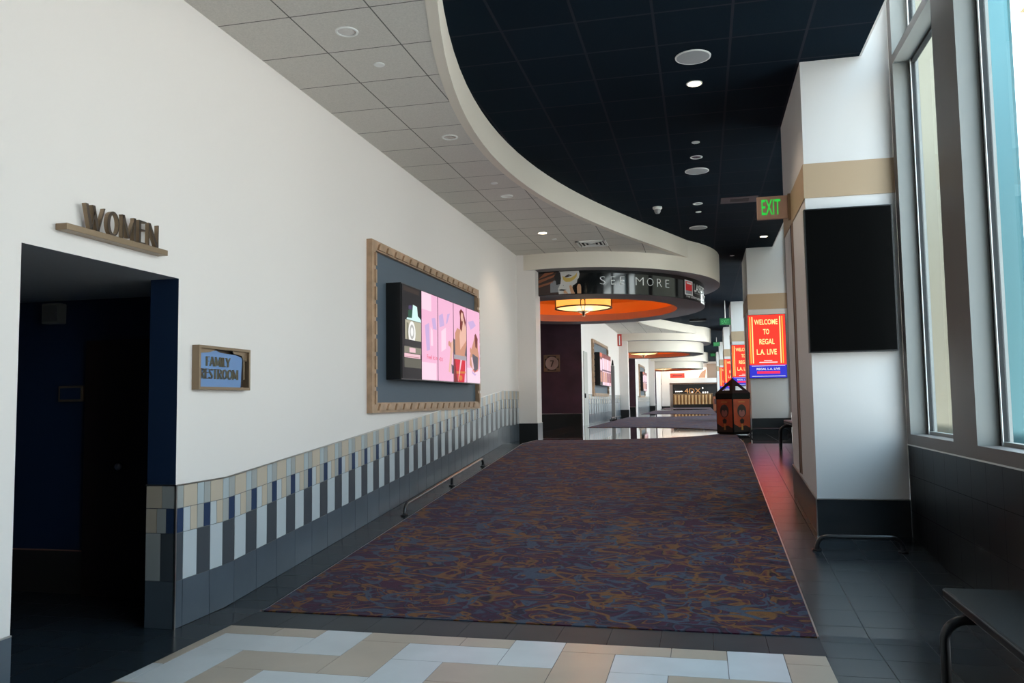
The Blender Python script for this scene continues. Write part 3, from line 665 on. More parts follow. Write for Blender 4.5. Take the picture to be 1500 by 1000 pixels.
def pendant(k, label):
    cy = 20.9+P22*k; c = (-2.92, cy, 0); r = thing('pendant_lamp', (c[0], cy, 4.6), label, 'lamp')
    mb = MB(); mb.lathe(c, [(.70, 3.995), (.70, 4.30)], LAMPG, 48, 2, False); mb.lathe(c, [(.69, 4.30), (.69, 3.995)], LAMPG, 48, 2, False); sh_ = child(mb, 'shade', r, True)
    mb = MB(); mb.lathe(c, [(.71, 3.985), (.60, 3.955), (.4, 3.925), (.2, 3.908), (.05, 3.90)], LAMPB, 48, 2, False); bw_ = child(mb, 'bowl', r, True)
    mb = MB(); mb.lathe(c, [(.70, 3.968), (.74, 3.968), (.74, 4.0), (.70, 4.0), (.70, 3.968)], BRONZED, 48, 2, False); mb.lathe(c, [(.69, 4.29), (.72, 4.29), (.72, 4.31), (.69, 4.31), (.69, 4.29)], BRONZED, 48, 2, False); child(mb, 'rim', r, True)
    for q in range(4):
        a = -PI/2 + .12 + q*PI/2; mb = MB()
        for da in (-.075, .075):
            p = [(c[0]+.722*math.cos(a+da), cy+.722*math.sin(a+da), z) for z in (3.99, 4.30)]; mb.tube(p, .012, BRONZED, 6)
        mb.tube([(c[0]+.722*math.cos(a-.075), cy+.722*math.sin(a-.075), 4.10), (c[0]+.722*math.cos(a+.075), cy+.722*math.sin(a+.075), 4.20)], .008, BRONZED, 6)
        mb.tube([(c[0]+.722*math.cos(a+.075), cy+.722*math.sin(a+.075), 4.10), (c[0]+.722*math.cos(a-.075), cy+.722*math.sin(a-.075), 4.20)], .008, BRONZED, 6)
        for da in (-.075, .075):
            mb.tube([(c[0]+rr_*math.cos(a+da*f), cy+rr_*math.sin(a+da*f), zz-.012) for rr_, zz, f in ((.70, 3.985, 1), (.60, 3.955, 1), (.4, 3.925, 1.2), (.16, 3.908, 2))], .009, BRONZED, 6)
        child(mb, 'strap', sh_)
    mb = MB(); mb.lathe(c, [(.17, 3.915), (.16, 3.89), (.08, 3.86), (.035, 3.83), (.03, 3.80), (.045, 3.785), (.001, 3.765)], BRONZED, 24, 2, False); child(mb, 'finial', bw_, True)
    mb = MB()
    mb.tube([(c[0], cy, 4.10), (c[0], cy, 4.618)], .02, BRONZED, 8); mb.tube([(c[0]-.70, cy, 4.10), (c[0]+.70, cy, 4.10)], .012, BRONZED, 6)
    child(mb, 'stem', r)
    light('pendant_glow', 'POINT', (c[0]+.0, cy, 4.42), 48, (1., .62, .3), .25)
    light('pendant_down', 'POINT', (c[0]+.0, cy+.3, 3.70), 10, (1., .72, .45), .25)
for k, lb in ((0, 'round bronze lamp with glowing glass in the nearest orange ceiling oval'), (1, 'round bronze lamp in the second orange ceiling oval'), (2, 'round bronze lamp in the farthest orange ceiling oval')):
    drum(k); pendant(k, lb)

# curved advert round the nearest drum
def ban(s_, z, off=.006):
    """s_ = angle on ellipse (radians), 0 = towards the windows, negative = towards the camera"""
    a, b = 3.02+off, 3.5+off
    return (-2.9+a*math.cos(s_), 20.8+b*math.sin(s_), z)
B0, B1, BZ0, BZ1 = -1.80, .25, 3.890, 4.392
r = thing('wrap_banner', (-2.9, 17.3, 3.89), 'glossy black curved advert reading SEE MORE around the nearest ceiling drum', 'banner')
BNK = mat('black gloss vinyl', (.006, .007, .008), .09, spec=.8)
mb = MB(); n = 60
for i in range(n):
    s0, s1 = B0+(B1-B0)*i/n, B0+(B1-B0)*(i+1)/n
    mb.face([ban(s0, BZ0), ban(s1, BZ0), ban(s1, BZ1), ban(s0, BZ1)], BNK)
    mb.face([ban(s0, BZ0, .001), ban(s0, BZ1, .001), ban(s1, BZ1, .001), ban(s1, BZ0, .001)], BNK)
vs_ = child(mb, 'vinyl_sheet', r, True)
def ang_of_x(px):     # pixel column on the photo's banner -> angle (worked out from camera once, gives real positions on the drum)
    best = None
    for i in range(600):
        s_ = -PI/2*1.25+i*(PI/2*1.25+.2)/600; p = Vector(ban(s_, 4.14)) - Vector((0, 0, H))
        x = 750+F*p.dot(rr)/p.dot(fw)
        if best is None or abs(x-px) < best[0]: best = (abs(x-px), s_)
    return best[1]
_ax = [(ang_of_x(p), p) for p in range(786, 1036, 2)]
def ang(px):
    for (a0, p0), (a1, p1) in zip(_ax, _ax[1:]):
        if p0 <= px <= p1: return a0+(a1-a0)*(px-p0)/(p1-p0)
    return _ax[0][0] if px < 787 else _ax[-1][0]
from mathutils.geometry import tessellate_polygon
def bpoly(mb, pts, m, lay):
    """pts: (column, height fraction); cut small so that it follows the curved sheet"""
    tri = tessellate_polygon([[Vector((x, v*30, 0)) for x, v in pts]])
    def rec(a, b, c, d):
        if d < 5 and max(abs(a[0]-b[0]), abs(b[0]-c[0]), abs(a[0]-c[0])) > 3:
            ab, bc, ca_ = [((p[0]+q_[0])/2, (p[1]+q_[1])/2) for p, q_ in ((a, b), (b, c), (c, a))]
            for t in ((a, ab, ca_), (ab, b, bc), (ca_, bc, c), (ab, bc, ca_)): rec(*t, d+1)
        else: mb.face([ban(ang(p[0]), BZ0+(BZ1-BZ0)*p[1], .006+lay*.0015) for p in (a, b, c)], m)
    for t in tri: rec(*[pts[k] for k in t], 0)
WT = mat('printed white', (.75, .75, .75), .35)
FC = mat('printed pale face', (.62, .60, .58), .35); FY = mat('printed yellow make-up', (.62, .42, .10), .35); FD = mat('printed black', (.01, .01, .012), .3); FH = mat('printed auburn', (.32, .11, .05), .35); FS = mat('printed skin', (.60, .32, .18), .35); FG = mat('printed grey', (.25, .26, .28), .35); FM = mat('printed dark brown', (.05, .025, .02), .35)
mb = MB()
bpoly(mb, [(789, .02), (822, .0), (822, .98), (789, .95)], FM, 1)
bpoly(mb, [(789, .52), (814, .80), (815, .88), (789, .66)], FH, 2); bpoly(mb, [(789, .34), (812, .52), (812, .60), (789, .44)], FH, 2); bpoly(mb, [(789, .72), (810, .93), (812, .98), (798, .96)], FH, 2)
bpoly(mb, [(806, .10), (818, .1), (822, .5), (812, .62), (806, .5)], FG, 2)
bpoly(mb, [(819, .99), (848, .99), (849, .86), (848, .70), (846, .62), (845, .50), (842, .42), (839, .38), (837, .20), (836, .02), (818, .02), (817, .25), (821, .45), (822, .7)], FC, 3)
bpoly(mb, [(812, .80), (817, .99), (821, .96), (822, .70), (821, .45), (815, .42), (814, .62)], FD, 4)
bpoly(mb, [(824, .80), (825, .64), (829, .53), (835, .53), (841, .62), (845, .76), (845.5, .92), (842, .80), (836, .70), (830, .70)], FY, 4)
bpoly(mb, [(827, .74), (829, .80), (833, .86), (838, .80), (834, .76), (830, .72)], FM, 5)
bpoly(mb, [(830.5, .76), (832, .83), (835, .82), (835.5, .77), (833, .74)], FD, 6)
bpoly(mb, [(833.2, .78), (834, .80), (834.8, .78), (834, .765)], WT, 7)
bpoly(mb, [(817, .19), (822, .23), (827, .21), (830, .19), (826, .15), (821, .16)], FD, 5)
bpoly(mb, [(824.5, .38), (825.3, .41), (826, .38), (825.3, .355)], FD, 5)
bpoly(mb, [(826, .04), (825.5, .14), (828, .18), (832, .02)], FS, 6)
bpoly(mb, [(836, .02), (834, .34), (835.5, .40), (837, .36), (842, .02)], FS, 6)
bpoly(mb, [(845.5, .02), (845, .30), (846.3, .40), (848, .43), (850, .40), (851, .30), (851, .02)], FS, 6)
child(mb, 'printed_face', vs_)
mb = MB()
for ch, xa, xb_, v0, v1 in (('S', 879, 887, .40, .74), ('E', 895, 901.5, .40, .745), ('E', 908, 915, .40, .75), ('M', 931, 943, .40, .745), ('O', 948, 957, .40, .74), ('R', 962.5, 969.5, .39, .74), ('E', 975, 980, .39, .735)):
    mb = MB(); add_text(mb, ch, lambda u, v: ban(ang_of_x(xa+(xb_-xa)*u), BZ0+(BZ1-BZ0)*(v0+(v1-v0)*v), .010), WT, -.018)
    child(mb, 'letter', vs_)
mb = MB(); RD = mat('printed red', (.75, .03, .04), .35)
bpoly(mb, [(1003.0, .20), (1014.5, .20), (1014.5, .86), (1003.0, .88)], WT, 2); bpoly(mb, [(1004.2, .40), (1013.5, .40), (1013.5, .80), (1004.2, .82)], RD, 3); bpoly(mb, [(1004.2, .25), (1013.5, .25), (1013.5, .40), (1004.2, .40)], FG, 3)
bpoly(mb, [(1005.5, .70), (1012.5, .70), (1012.5, .77), (1005.5, .78)], WT, 4)
add_text(mb, 'LASER', lambda u, v: ban(ang_of_x(1016.5+16*u), BZ0+(BZ1-BZ0)*(.42+.38*v), .010), WT, .02)
add_text(mb, 'PROJECTION', lambda u, v: ban(ang_of_x(1016.5+15*u), BZ0+(BZ1-BZ0)*(.33+.05*v), .010), WT)
add_text(mb, 'The ultimate in', lambda u, v: ban(ang_of_x(1004+26*u), BZ0+(BZ1-BZ0)*(.08+.13*v), .010), WT)
child(mb, 'logo', vs_)

# ------------------------------------------------------------------ right side: pillars, windows
XP, XR = 1.095, 1.962
def pillar(k, lab):
    y = 8.84+10.93*k; y1 = y+2.14; z0 = ramp(y)
    mb = MB(); mb.hexa([(XP, y, ramp(y)), (XR-.001, y, ramp(y)), (XR-.001, y1, ramp(y1)), (XP, y1, ramp(y1)), (XP, y, 6.29), (XR-.001, y, 6.29), (XR-.001, y1, 6.29), (XP, y1, 6.29)], PILL)
    # ceiling is cut round it, so keep clear of the dark tiles
    r = mb.build('wall_pillar' if k == 0 else 'wall_pillar.%03d' % k, kind='structure', label=lab)
    mb = MB(); mb.box(XP-.010, XR-.002, y-.010, y1+.01, 3.667, 4.027, TAN); child(mb, 'tan_band', r)
    mb = MB(); q = lambda x, yy, o: (x, yy, ramp(yy)+o)
    hb = .355
    mb.hexa([q(XP-.012, y-.012, 0), q(XR-.002, y-.012, 0), q(XR-.002, y1+.012, 0), q(XP-.012, y1+.012, 0), q(XP-.012, y-.012, hb), q(XR-.002, y-.012, hb), q(XR-.002, y1+.012, hb), q(XP-.012, y1+.012, hb)], BASET)
    mb.hexa([q(XP-.016, y-.016, hb), q(XR-.002, y-.016, hb), q(XR-.002, y1+.016, hb), q(XP-.016, y1+.016, hb), q(XP-.016, y-.016, hb+.010), q(XR-.002, y-.016, hb+.010), q(XR-.002, y1+.016, hb+.010), q(XP-.016, y1+.016, hb+.010)], CHROME)
    mb.box(XP-.018, XP-.006, y-.018, y-.006, z0, z0+hb, CHROME)
    child(mb, 'base_tiles', r)
    mb = MB(); mb.box(XP-.006, XP-.001, y+1.19, y+1.36, z0+.50, 3.667, mat('brown recess strip', (.20, .12, .08), .6)); mb.box(XP-.012, XP-.001, y+1.36, y+1.385, z0+.50, 3.667, BRONZED); child(mb, 'side_strip', r)
labs = ['white pillar with tan band and blank black screen, nearest', 'white pillar with tan band and red welcome screen, second', 'white pillar with tan band, third', 'white pillar with tan band, fourth', 'white pillar with tan band, fifth', 'white pillar with tan band, sixth']
for k in range(6): pillar(k, labs[k])

SR = lin((235, 62, 44)); SY = lin((255, 232, 150)); 
S_RED = mat('screen poppy red', (.008, .008, .008), .45, spec=.08, emit=1.0, ecol=(.90, .030, .018)); S_YEL = mat('screen cream yellow', (.008, .008, .008), .45, spec=.08, emit=.75, ecol=(1, .78, .30)); S_GLD = mat('screen gold', (.008, .008, .008), .45, spec=.08, emit=.75, ecol=(1, .45, .06))
S_BLU = mat('screen royal blue', (.008, .008, .008), .45, spec=.08, emit=.65, ecol=(.03, .035, .55)); S_WHT = mat('screen white', (.008, .008, .008), .45, spec=.08, emit=.75, ecol=(.8, .78, .85)); S_MAG = mat('screen raspberry', (.008, .008, .008), .45, spec=.08, emit=.75, ecol=(.85, .03, .10))
def pillar_tv(k, lab):
    y = 8.84+10.93*k-.012; x0, x1, z0, z1 = XP-.03, 1.905, 2.062, 3.535
    r = thing('wall_display', ((x0+x1)/2, y-.04, z0), lab, 'display', None)
    mb = MB(); mb.box(x0, x1, y-.075, y, z0, z1, BLACK); child(mb, 'casing', r, bevel=.004)
    mb = MB(); ys = y-.0765
    def P(u, v, d=0): return (x0+.012+u*(x1-x0-.024), ys-d, z0+.012+v*(z1-z0-.024))
    if k == 0:
        mb.face([P(0, 0), P(1, 0), P(1, 1), P(0, 1)], SCREENOFF); child(mb, 'screen', r); return
    def R(u0_, v0, u1_, v1, m, d): mb.face([P(u0_, v0, d), P(u1_, v0, d), P(u1_, v1, d), P(u0_, v1, d)], m)
    R(0, .205, 1, 1, S_RED, 0); R(0, 0, 1, .205, S_BLU, 0)
    for u in (.035, .095, .845, .905):
        R(u, .23, u+.028, .975, S_GLD if u in (.035, .905) else S_YEL, .0006)
    for body, v, h_, ua, ub in (('WELCOME', .845, .085, .165, .80), ('TO', .69, .085, .40, .565), ('REGAL', .53, .09, .29, .70), ('L.A. LIVE', .365, .09, .21, .75)):
        add_text(mb, body, lambda u_, v_: P(ua+u_*(ub-ua), v+v_*h_, .0012), S_YEL, .02)
    R(.40, .268, .62, .278, S_WHT, .0006); R(.27, .238, .76, .252, S_WHT, .0006); R(.06, .185, .96, .192, S_WHT, .0006); R(.06, .022, .96, .030, S_WHT, .0006)
    R(.20, .065, .82, .105, S_MAG, .0006); add_text(mb, 'REGAL L.A. LIVE', lambda u_, v_: P(.19+u_*.63, .122+v_*.034, .0012), S_WHT, .02)
    child(mb, 'screen', r)
for k, lb in enumerate(['large blank black screen on the front of the nearest pillar', 'red and blue screen reading WELCOME on the second pillar', 'red and blue welcome screen on the third pillar, partly hidden', 'red and blue welcome screen on the fourth pillar', 'narrow sliver of a red welcome screen on the fifth pillar']): pillar_tv(k, lb)

# windows along the right: wall below, deep frame, glass, transom, clerestory
ZS, ZT = 1.142, 4.952        # sill line, underside of transom
XG = 2.135
def window(n, ya, yb, bounds, below=True):
    """bounds: list of (pane start, pane end)"""
    w = thing('window_%d' % n, (XR, (ya+yb)/2, ZS), 'tall metal framed window on the right, between or before pillars', 'window'); tag(w, kind='structure'); del w['category']
    mb = MB(); 
    mb.hexa([(XR, ya, ramp(ya)-.1), (XR+.2, ya, ramp(ya)-.1), (XR+.2, yb, ramp(yb)-.1), (XR, yb, ramp(yb)-.1), (XR, ya, ZS-.012), (XR+.2, ya, ZS-.012), (XR+.2, yb, ZS-.012), (XR, yb, ZS-.012)], WALLT)
    lo = mb.build('wall_right' if n == 1 else 'wall_right.%03d' % (n-1), kind='structure', label='dark tiled wall below a window')
    edges = [ya] + [e for b in bounds for e in b] + [yb]
    mb = MB()
    mb.box(XR-.004, XR+.2, ya, yb, ZS-.012, ZS, WHITE)
    mb.box(XR, XR+.2, ya, yb, ZS, ZS+.10, FRAMEB)
    for a, b in zip(edges[0::2], edges[1::2]):
        mb.box(XR, XR+.24, a, b, ZS+.10, 6.29, FRAMEB, {'-y': FRAMEG, '+y': FRAMEG})
    for a, b in bounds:
        mb.box(XR, XR+.2, a, b, ZT, ZT+.09, FRAMEG, {'-x': FRAMEB})
        for (z0, z1) in ((ZS+.10, ZT), (ZT+.09, 6.29)):
            mb.box(XG-.02, XG+.03, a, a+.03, z0, z1, GASK); mb.box(XG-.02, XG+.03, b-.045, b, z0, z1, GASK)
            mb.box(XG-.02, XG+.03, a, b, z0, z0+.03, FRAMEG); mb.box(XG-.02, XG+.03, a, b, z1-.03, z1, GASK)
            mb.box(XG-.026, XG-.02, b-.075, b-.045, z0, z1, WHITE)  # white strip painted in as the highlight beside the gasket
    child(mb, 'window_frame', w)
    for a, b in bounds:
        mb = MB()
        for (z0, z1) in ((ZS+.13, ZT-.03), (ZT+.12, 6.26)): mb.box(XG, XG+.008, a+.03, b-.045, z0, z1, GLASS)
        child(mb, 'pane', w)
window(1, -5.2, 8.84, [(.4, 2.2), (2.8, 4.4), (4.95, 6.70), (7.30, 8.70)])
for j in range(5):
    a = 10.98+10.93*j; b = 8.84+10.93*(j+1); n_ = 4; w_ = (b-a-.15*2-.22*3)/4; bs = []; y = a+.15
    for i in range(4): bs.append((y, y+w_)); y += w_+.22
    window(2+j, a, b, bs)
window(7, 65.6, 80.0, [(66, 69), (69.6, 72.6), (73.2, 76.2), (76.8, 79.5)])

# near wall behind the camera
mb = MB(); mb.box(-4.04, 2.2, -5.4, -5.2, -.2, 6.35, mat('brown rear wall', (.16, .13, .11), .6)); mb.build('wall_back', kind='structure', label='brown wall behind the camera')

# outside: neighbouring structures and paving
mb = MB(); mb.box(4.6, 5.0, 14.9, 22.5, -.3, 26, mat('outdoor sage wall', (.115, .12, .10), .9, spec=0)); mb.build('building_sage', label='pale sage green wall standing outside the window', cat='building')
mb = MB(); mb.box(4.6, 4.64, 13.22, 14.0, -.3, 26, mat('outdoor teal glass', (.045, .105, .125), .9, spec=0)); mb.build('glass_fin', label='teal glass fin outside the window nearest the right edge', cat='facade')
mb = MB(); mb.box(4.75, 9, 9.0, 13.2, 7.25, 7.9, mat('outdoor tan canopy', (.50, .36, .18), .7)); mb.build('canopy', label='tan canopy outside, top right corner of the window view', cat='canopy')
mb = MB(); mb.box(2.4, 40, -25, 100, -.5, -.3, mat('pale paving', (.42, .42, .40), .8)); mb.build('ground', kind='structure', label='pale paving outside the windows')

# exit sign on the nearest pillar
r = thing('exit_sign', (XP, 10.12, 3.74), 'tan EXIT sign with green letters projecting from the nearest pillar', 'sign')
EX = mat('tan sign face', (.42, .28, .22), .5); EXG = mat('exit letter green', (.0, .25, .03), .4, emit=.5, ecol=(.02, .62, .06))
mb = MB(); mb.box(.70, 1.055, 10.10, 10.135, 3.735, 4.015, EX); pn_ = child(mb, 'panel', r, bevel=.008)
mb = MB(); mb.box(1.055, XP-.011, 10.09, 10.145, 3.72, 4.03, BRONZE); child(mb, 'mount', r)
mb = MB(); add_text(mb, 'EXIT', lambda u, v: (.755+u*.215, 10.0985, 3.79+v*.185), EXG, .012); child(mb, 'lettering', pn_)
EXF = mat('green exit panel', (.02, .12, .05), .4, emit=.13, ecol=(.02, .30, .07))
for X, Y, Z, lb in ((.87, 30.2, 2.75+H, 'green exit sign hung from the dark ceiling before the third pillar'), (.87, 48.5, 3.12+H, 'smaller green exit sign hung from the dark ceiling farther off'), (.87, 65, 3.36+H, 'tiny green exit sign farthest down the dark ceiling')):
    r = thing('exit_sign', (X, Y, ZD), lb, 'sign', None)
    mb = MB(); mb.box(X-.19, X+.19, Y, Y+.05, Z-.13, Z+.11, EXF); child(mb, 'panel', r)
    mb = MB(); add_text(mb, 'EXIT', lambda u, v: (X-.13+u*.26, Y-.002, Z-.08+v*.14), mat('exit letter light', (.1, .4, .15), .4, emit=.3, ecol=(.1, .5, .15))); child(mb, 'lettering', r)
    mb = MB(); mb.tube([(X, Y+.025, Z+.11), (X, Y+.025, ZD-.001)], .012, CHROME, 6); child(mb, 'rod', r)

# ------------------------------------------------------------------ ceiling fittings
LIT = mat('lit lamp lens', (1, .9, .75), .4, emit=14, ecol=(1, .80, .55)); DULL = mat('lamp reflector', (.55, .55, .55), .15, 1.)
GRIL = mat('speaker grille', (.34, .35, .36), .6)
def downlight(x, y, z, rad, lit, label, power=25):
    r = thing('ceiling_light', (x, y, z), label, 'light', None)
    mb = MB(); mb.lathe((x, y, z), [(rad*.80, -.001), (rad*.84, -.010), (rad, -.008), (rad*1.02, -.001), (rad*.80, -.001)], WHITE, 28, 2, False); child(mb, 'trim_ring', r, True)
    mb = MB()
    if lit: mb.lathe((x, y, z), [(rad*.80, -.004), (0.001, -.0045)], LIT, 28, 2, False)
    else: mb.lathe((x, y, z), [(rad*.80, -.002), (rad*.5, -.004), (rad*.3, -.003), (.001, -.003)], DULL, 28, 2, False)
    child(mb, 'lens' if lit else 'reflector', r, True)
    if lit: light('ceiling_light_beam', 'SPOT', (x, y, z-.03), power, (1, .8, .6), .06, angle=2.2)
def disc(x, y, z, rad, label):
    mb = MB(); mb.lathe((x, y, z), [(rad, -.001), (rad, -.008), (rad*.9, -.012), (.001, -.012)], WHITE, 20, 2, False)
    o = mb.build('sprinkler_cover', smooth=True, label=label, cat='sprinkler')
def speaker(x, y, z, rad, label):
    r = thing('ceiling_speaker', (x, y, z), label, 'speaker')
    mb = MB(); mb.lathe((x, y, z), [(rad*.9, -.001), (rad*.93, -.012), (rad, -.010), (rad*1.01, -.001), (rad*.9, -.001)], WHITE, 36, 2, False); child(mb, 'rim', r, True)
    mb = MB(); mb.lathe((x, y, z), [(rad*.92, -.010), (rad*.5, -.013), (.001, -.014)], GRIL, 36, 2, False); child(mb, 'grille', r, True)
downlight(-2.817, 6.205, ZW, .095, False, 'unlit recessed ceiling light, nearest in the light tile ceiling')
downlight(-2.81, 9.07, ZW, .095, False, 'unlit recessed ceiling light, second in the light tile ceiling')
downlight(-2.81, 11.96, ZW, .095, False, 'unlit recessed ceiling light, third in the light tile ceiling')
downlight(-2.805, 14.82, ZW, .095, True, 'lit recessed ceiling light in the light tile ceiling before the vent', 30)
disc(-2.81, 6.9, ZW, .05, 'small white sprinkler disc beside the nearest unlit light in the light ceiling')
disc(-2.81, 11.19, ZW, .05, 'small white sprinkler disc midway along the light tile ceiling')
disc(-2.70, 15.46, ZW, .05, 'small white sprinkler disc just beyond the lit light in the light ceiling')
q = 3.5/3.53
speaker(.009, 8.478*q, ZD, .18, 'round ceiling speaker nearest in the black ceiling'); speaker(.02, 12.856*q, ZD, .18, 'round ceiling speaker, second in the black ceiling'); speaker(.02, 17.198*q, ZD, .18, 'round ceiling speaker, third in the black ceiling')
downlight(.016, 9.218*q, ZD, .088, True, 'lit recessed light beside the nearest speaker in the black ceiling', 40)
downlight(.017, 12.113*q, ZD, .088, False, 'unlit recessed light beside the second speaker in the black ceiling')
downlight(.019, 15.059*q, ZD, .088, False, 'unlit recessed light beyond the second speaker in the black ceiling')
downlight(1.401, 18.578*q, ZD, .088, True, 'lit recessed light in the black ceiling close to the second pillar', 30)
disc(.013, 11.387*q, ZD, .055, 'small sprinkler disc before the second speaker in the black ceiling'); disc(.028, 15.733*q, ZD, .055, 'small sprinkler disc before the third speaker in the black ceiling')
disc(.812, 20.863*q, ZD, .055, 'small sprinkler disc in the black ceiling beside the cream drum')
for j in (1, 2):
    t = ['', 'second', 'third'][j]
    speaker(.02, 30.5+22*(j-1), ZD, .18, 'far ceiling speaker above the %s carpet' % t)
    downlight(.02, 28.2+22*(j-1), ZD, .088, True, 'far lit recessed light above the %s carpet' % t, 30)
    downlight(-2.4, 28.5+22*(j-1), ZW, .095, False, 'far recessed light in the light ceiling above the %s carpet' % t)
# vents
r = thing('ceiling_vent', (-2.05, 16.1, ZW), 'white four-way air vent in the light tile ceiling near the drum', 'vent')
mb = MB(); c0, c1, e0, e1 = -2.34, -1.76, 15.80, 16.40
for a, b, c, d_ in ((c0, c1, e0, e0+.04), (c0, c1, e1-.04, e1), (c0, c0+.04, e0, e1), (c1-.04, c1, e0, e1)): mb.box(a, b, c, d_, ZW-.02, ZW-.001, WHITE)
child(mb, 'frame', r)
mb = MB(); mb.box(c0+.03, c1-.03, e0+.03, e1-.03, ZW-.003, ZW-.001, GASK); child(mb, 'duct', r)
for kx in range(3):
    i_ = .07+kx*.075; mb = MB()
    for a, b, c, d_ in ((c0+i_, c1-i_, e0+i_, e0+i_+.025), (c0+i_, c1-i_, e1-i_-.025, e1-i_), (c0+i_, c0+i_+.025, e0+i_, e1-i_), (c1-i_-.025, c1-i_, e0+i_, e1-i_)): mb.box(a, b, c, d_, ZW-.022, ZW-.008, WHITE)
    child(mb, 'louvre', r)
r = thing('air_diffuser', (.74, 14.83, ZD), 'dark slot diffuser in the black ceiling left of the exit sign', 'vent')
mb = MB(); mb.box(.42, 1.05, 14.62, 15.06, ZD-.008, ZD-.001, mat('plum grey plate', (.045, .038, .045), .6)); child(mb, 'plate', r)
mb = MB(); mb.box(.58, .90, 14.74, 14.95, ZD-.012, ZD-.008, GASK); child(mb, 'slot', r)
r = thing('smoke_detector', (-.70, 15.0, ZD), 'white smoke detector on the black ceiling', 'detector')
mb = MB(); mb.lathe((-.70, 15.0, ZD), [(.085, -.001), (.085, -.03), (.06, -.05)], WHITE, 24, 2, True); child(mb, 'base', r, True)
mb = MB(); mb.lathe((-.70, 15.0, ZD), [(.06, -.051), (.055, -.09), (.035, -.12)], mat('detector grey', (.3, .3, .3), .4), 24, 2, True); child(mb, 'sensor', r, True)
mb = MB(); mb.box(-.45, .25, 35.9, 36.1, ZD-.18, ZD-.08, BLKMET); mb.tube([(-.1, 36, ZD-.1), (-.1, 36, ZD-.001)], .02, BLKMET, 6)
mb.build('ceiling_bracket', label='black bracket under the far black ceiling', cat='bracket')

# ------------------------------------------------------------------ floor furniture
def arch(pa, pb, h, rad, n=6):
    """tube path: up from pa, bend, along, bend, down to pb"""
    a, b = Vector(pa), Vector(pb); d = (b-a).normalized(); rb = min(h*.8, .12); pts = [a]
    for i in range(n+1):
        t = PI/2*i/n; pts.append(a+d*(rb-rb*math.cos(t))+Vector((0, 0, h-rb+rb*math.sin(t))))
    for i in range(n+1):
        t = PI/2*i/n; pts.append(b-d*(rb-rb*math.sin(t))+Vector((0, 0, h-rb+rb*math.cos(t))))
    pts.append(b); return pts
def rail(pa, pb, mids, label, h=.13):
    r = thing('floor_rail', pa, label, 'rail')
    mb = MB(); mb.tube(arch(pa, pb, h, .02), .02, BLKMET, 10); child(mb, 'bar', r, True)
    for f in [0, 1] + mids:
        p = Vector(pa).lerp(Vector(pb), f); mb = MB(); mb.lathe((p.x, p.y, p.z), [(.045, .0), (.045, .012), (.022, .016), (.022, h-.02 if f in mids else .04)], BLKMET, 14); child(mb, 'foot', r, True)
rail((-3.50, 9.35, ramp(9.35)+.001), (-3.50, 12.95, ramp(12.95)+.001), [.53], 'low black floor rail along the left wall beside the first carpet')
rail((1.0, 8.25, ramp(8.25)+.001), (1.75, 8.25, ramp(8.25)+.001), [], 'low black floor rail before the nearest pillar')
rail((-3.45, 31.8, UP+.001), (-3.45, 35.6, UP+.001), [.5], 'low black floor rail at the wall of the second bay')
rail((1.02, 19.2, UP+.001), (1.85, 19.2, UP+.001), [], 'low black floor rail before the second pillar')

def bench(ya, yb, label):
    za, zb = ramp(ya), ramp(yb); r = thing('bench', (1.62, (ya+yb)/2, ramp((ya+yb)/2)), label, 'bench')
    zt = max(za, zb)+.45; VIN = mat('black vinyl', (.006, .009, .011), .45, spec=.3, bump=.25, bscale=350)
    mb = MB(); mb.box(1.385, 1.93, ya, yb, zt-.06, zt, VIN); st_ = child(mb, 'seat', r, bevel=.012)
    mb = MB(); mb.tube([(1.39, ya+.01, zt-.012), (1.39, yb-.01, zt-.012)], .007, mat('vinyl piping', (.05, .055, .06), .3), 8); mb.tube([(1.39, ya+.01, zt-.05), (1.39, yb-.01, zt-.05)], .006, mat('vinyl piping', (.05, .055, .06), .3), 8); child(mb, 'piping', st_, True)
    for yy in (ya+.40, yb-.40):
        g = ramp(yy)+.001; mb = MB(); hz = zt-.092-g
        mb.tube(arch((1.285, yy, g), (1.88, yy, g), hz, .028, 8), .028, BLKMET, 12); child(mb, 'leg', r, True)
    mb = MB(); mb.box(1.42, 1.90, ya+.06, yb-.06, zt-.066, zt-.0605, BLKMET); child(mb, 'seat_frame', r)
bench(3.3, 5.55, 'black padded bench under the window at the lower right corner')
bench(11.5, 15.3, 'black padded bench behind the nearest pillar, only its end showing')

# litter bin
BINB = mat('matt black bin', (.006, .006, .006), .6, spec=.15)
bx, by, bs = .665, 19.30, .262
UPc = UP; UP = UP + .0125
r = thing('litter_bin', (bx, by, UP), 'square dark bin with red poster panels and pointed black lid by the second pillar', 'bin')
ca = math.radians(42)
def RP(u, v, z): return (bx+u*math.cos(ca)-v*math.sin(ca), by+u*math.sin(ca)+v*math.cos(ca), z)
def rbox(mb, u0, u1, v0, v1, z0, z1, m): mb.hexa([RP(u0, v0, z0), RP(u1, v0, z0), RP(u1, v1, z0), RP(u0, v1, z0), RP(u0, v0, z1), RP(u1, v0, z1), RP(u1, v1, z1), RP(u0, v1, z1)], m)
mb = MB(); rbox(mb, -bs, bs, -bs, bs, UP+.02, UP+.83, BINB); rbox(mb, -bs-.01, bs+.01, -bs-.01, bs+.01, UP+.80, UP+.92, BINB); rbox(mb, -bs+.03, bs-.03, -bs+.03, bs-.03, UP+.001, UP+.02, BINB); binbody = child(mb, 'body', r, bevel=.006)
mb = MB(); ap = RP(0, 0, UP+1.27); e = bs+.012; ze = UP+.92
cs = [RP(-e, -e, ze), RP(e, -e, ze), RP(e, e, ze), RP(-e, e, ze)]
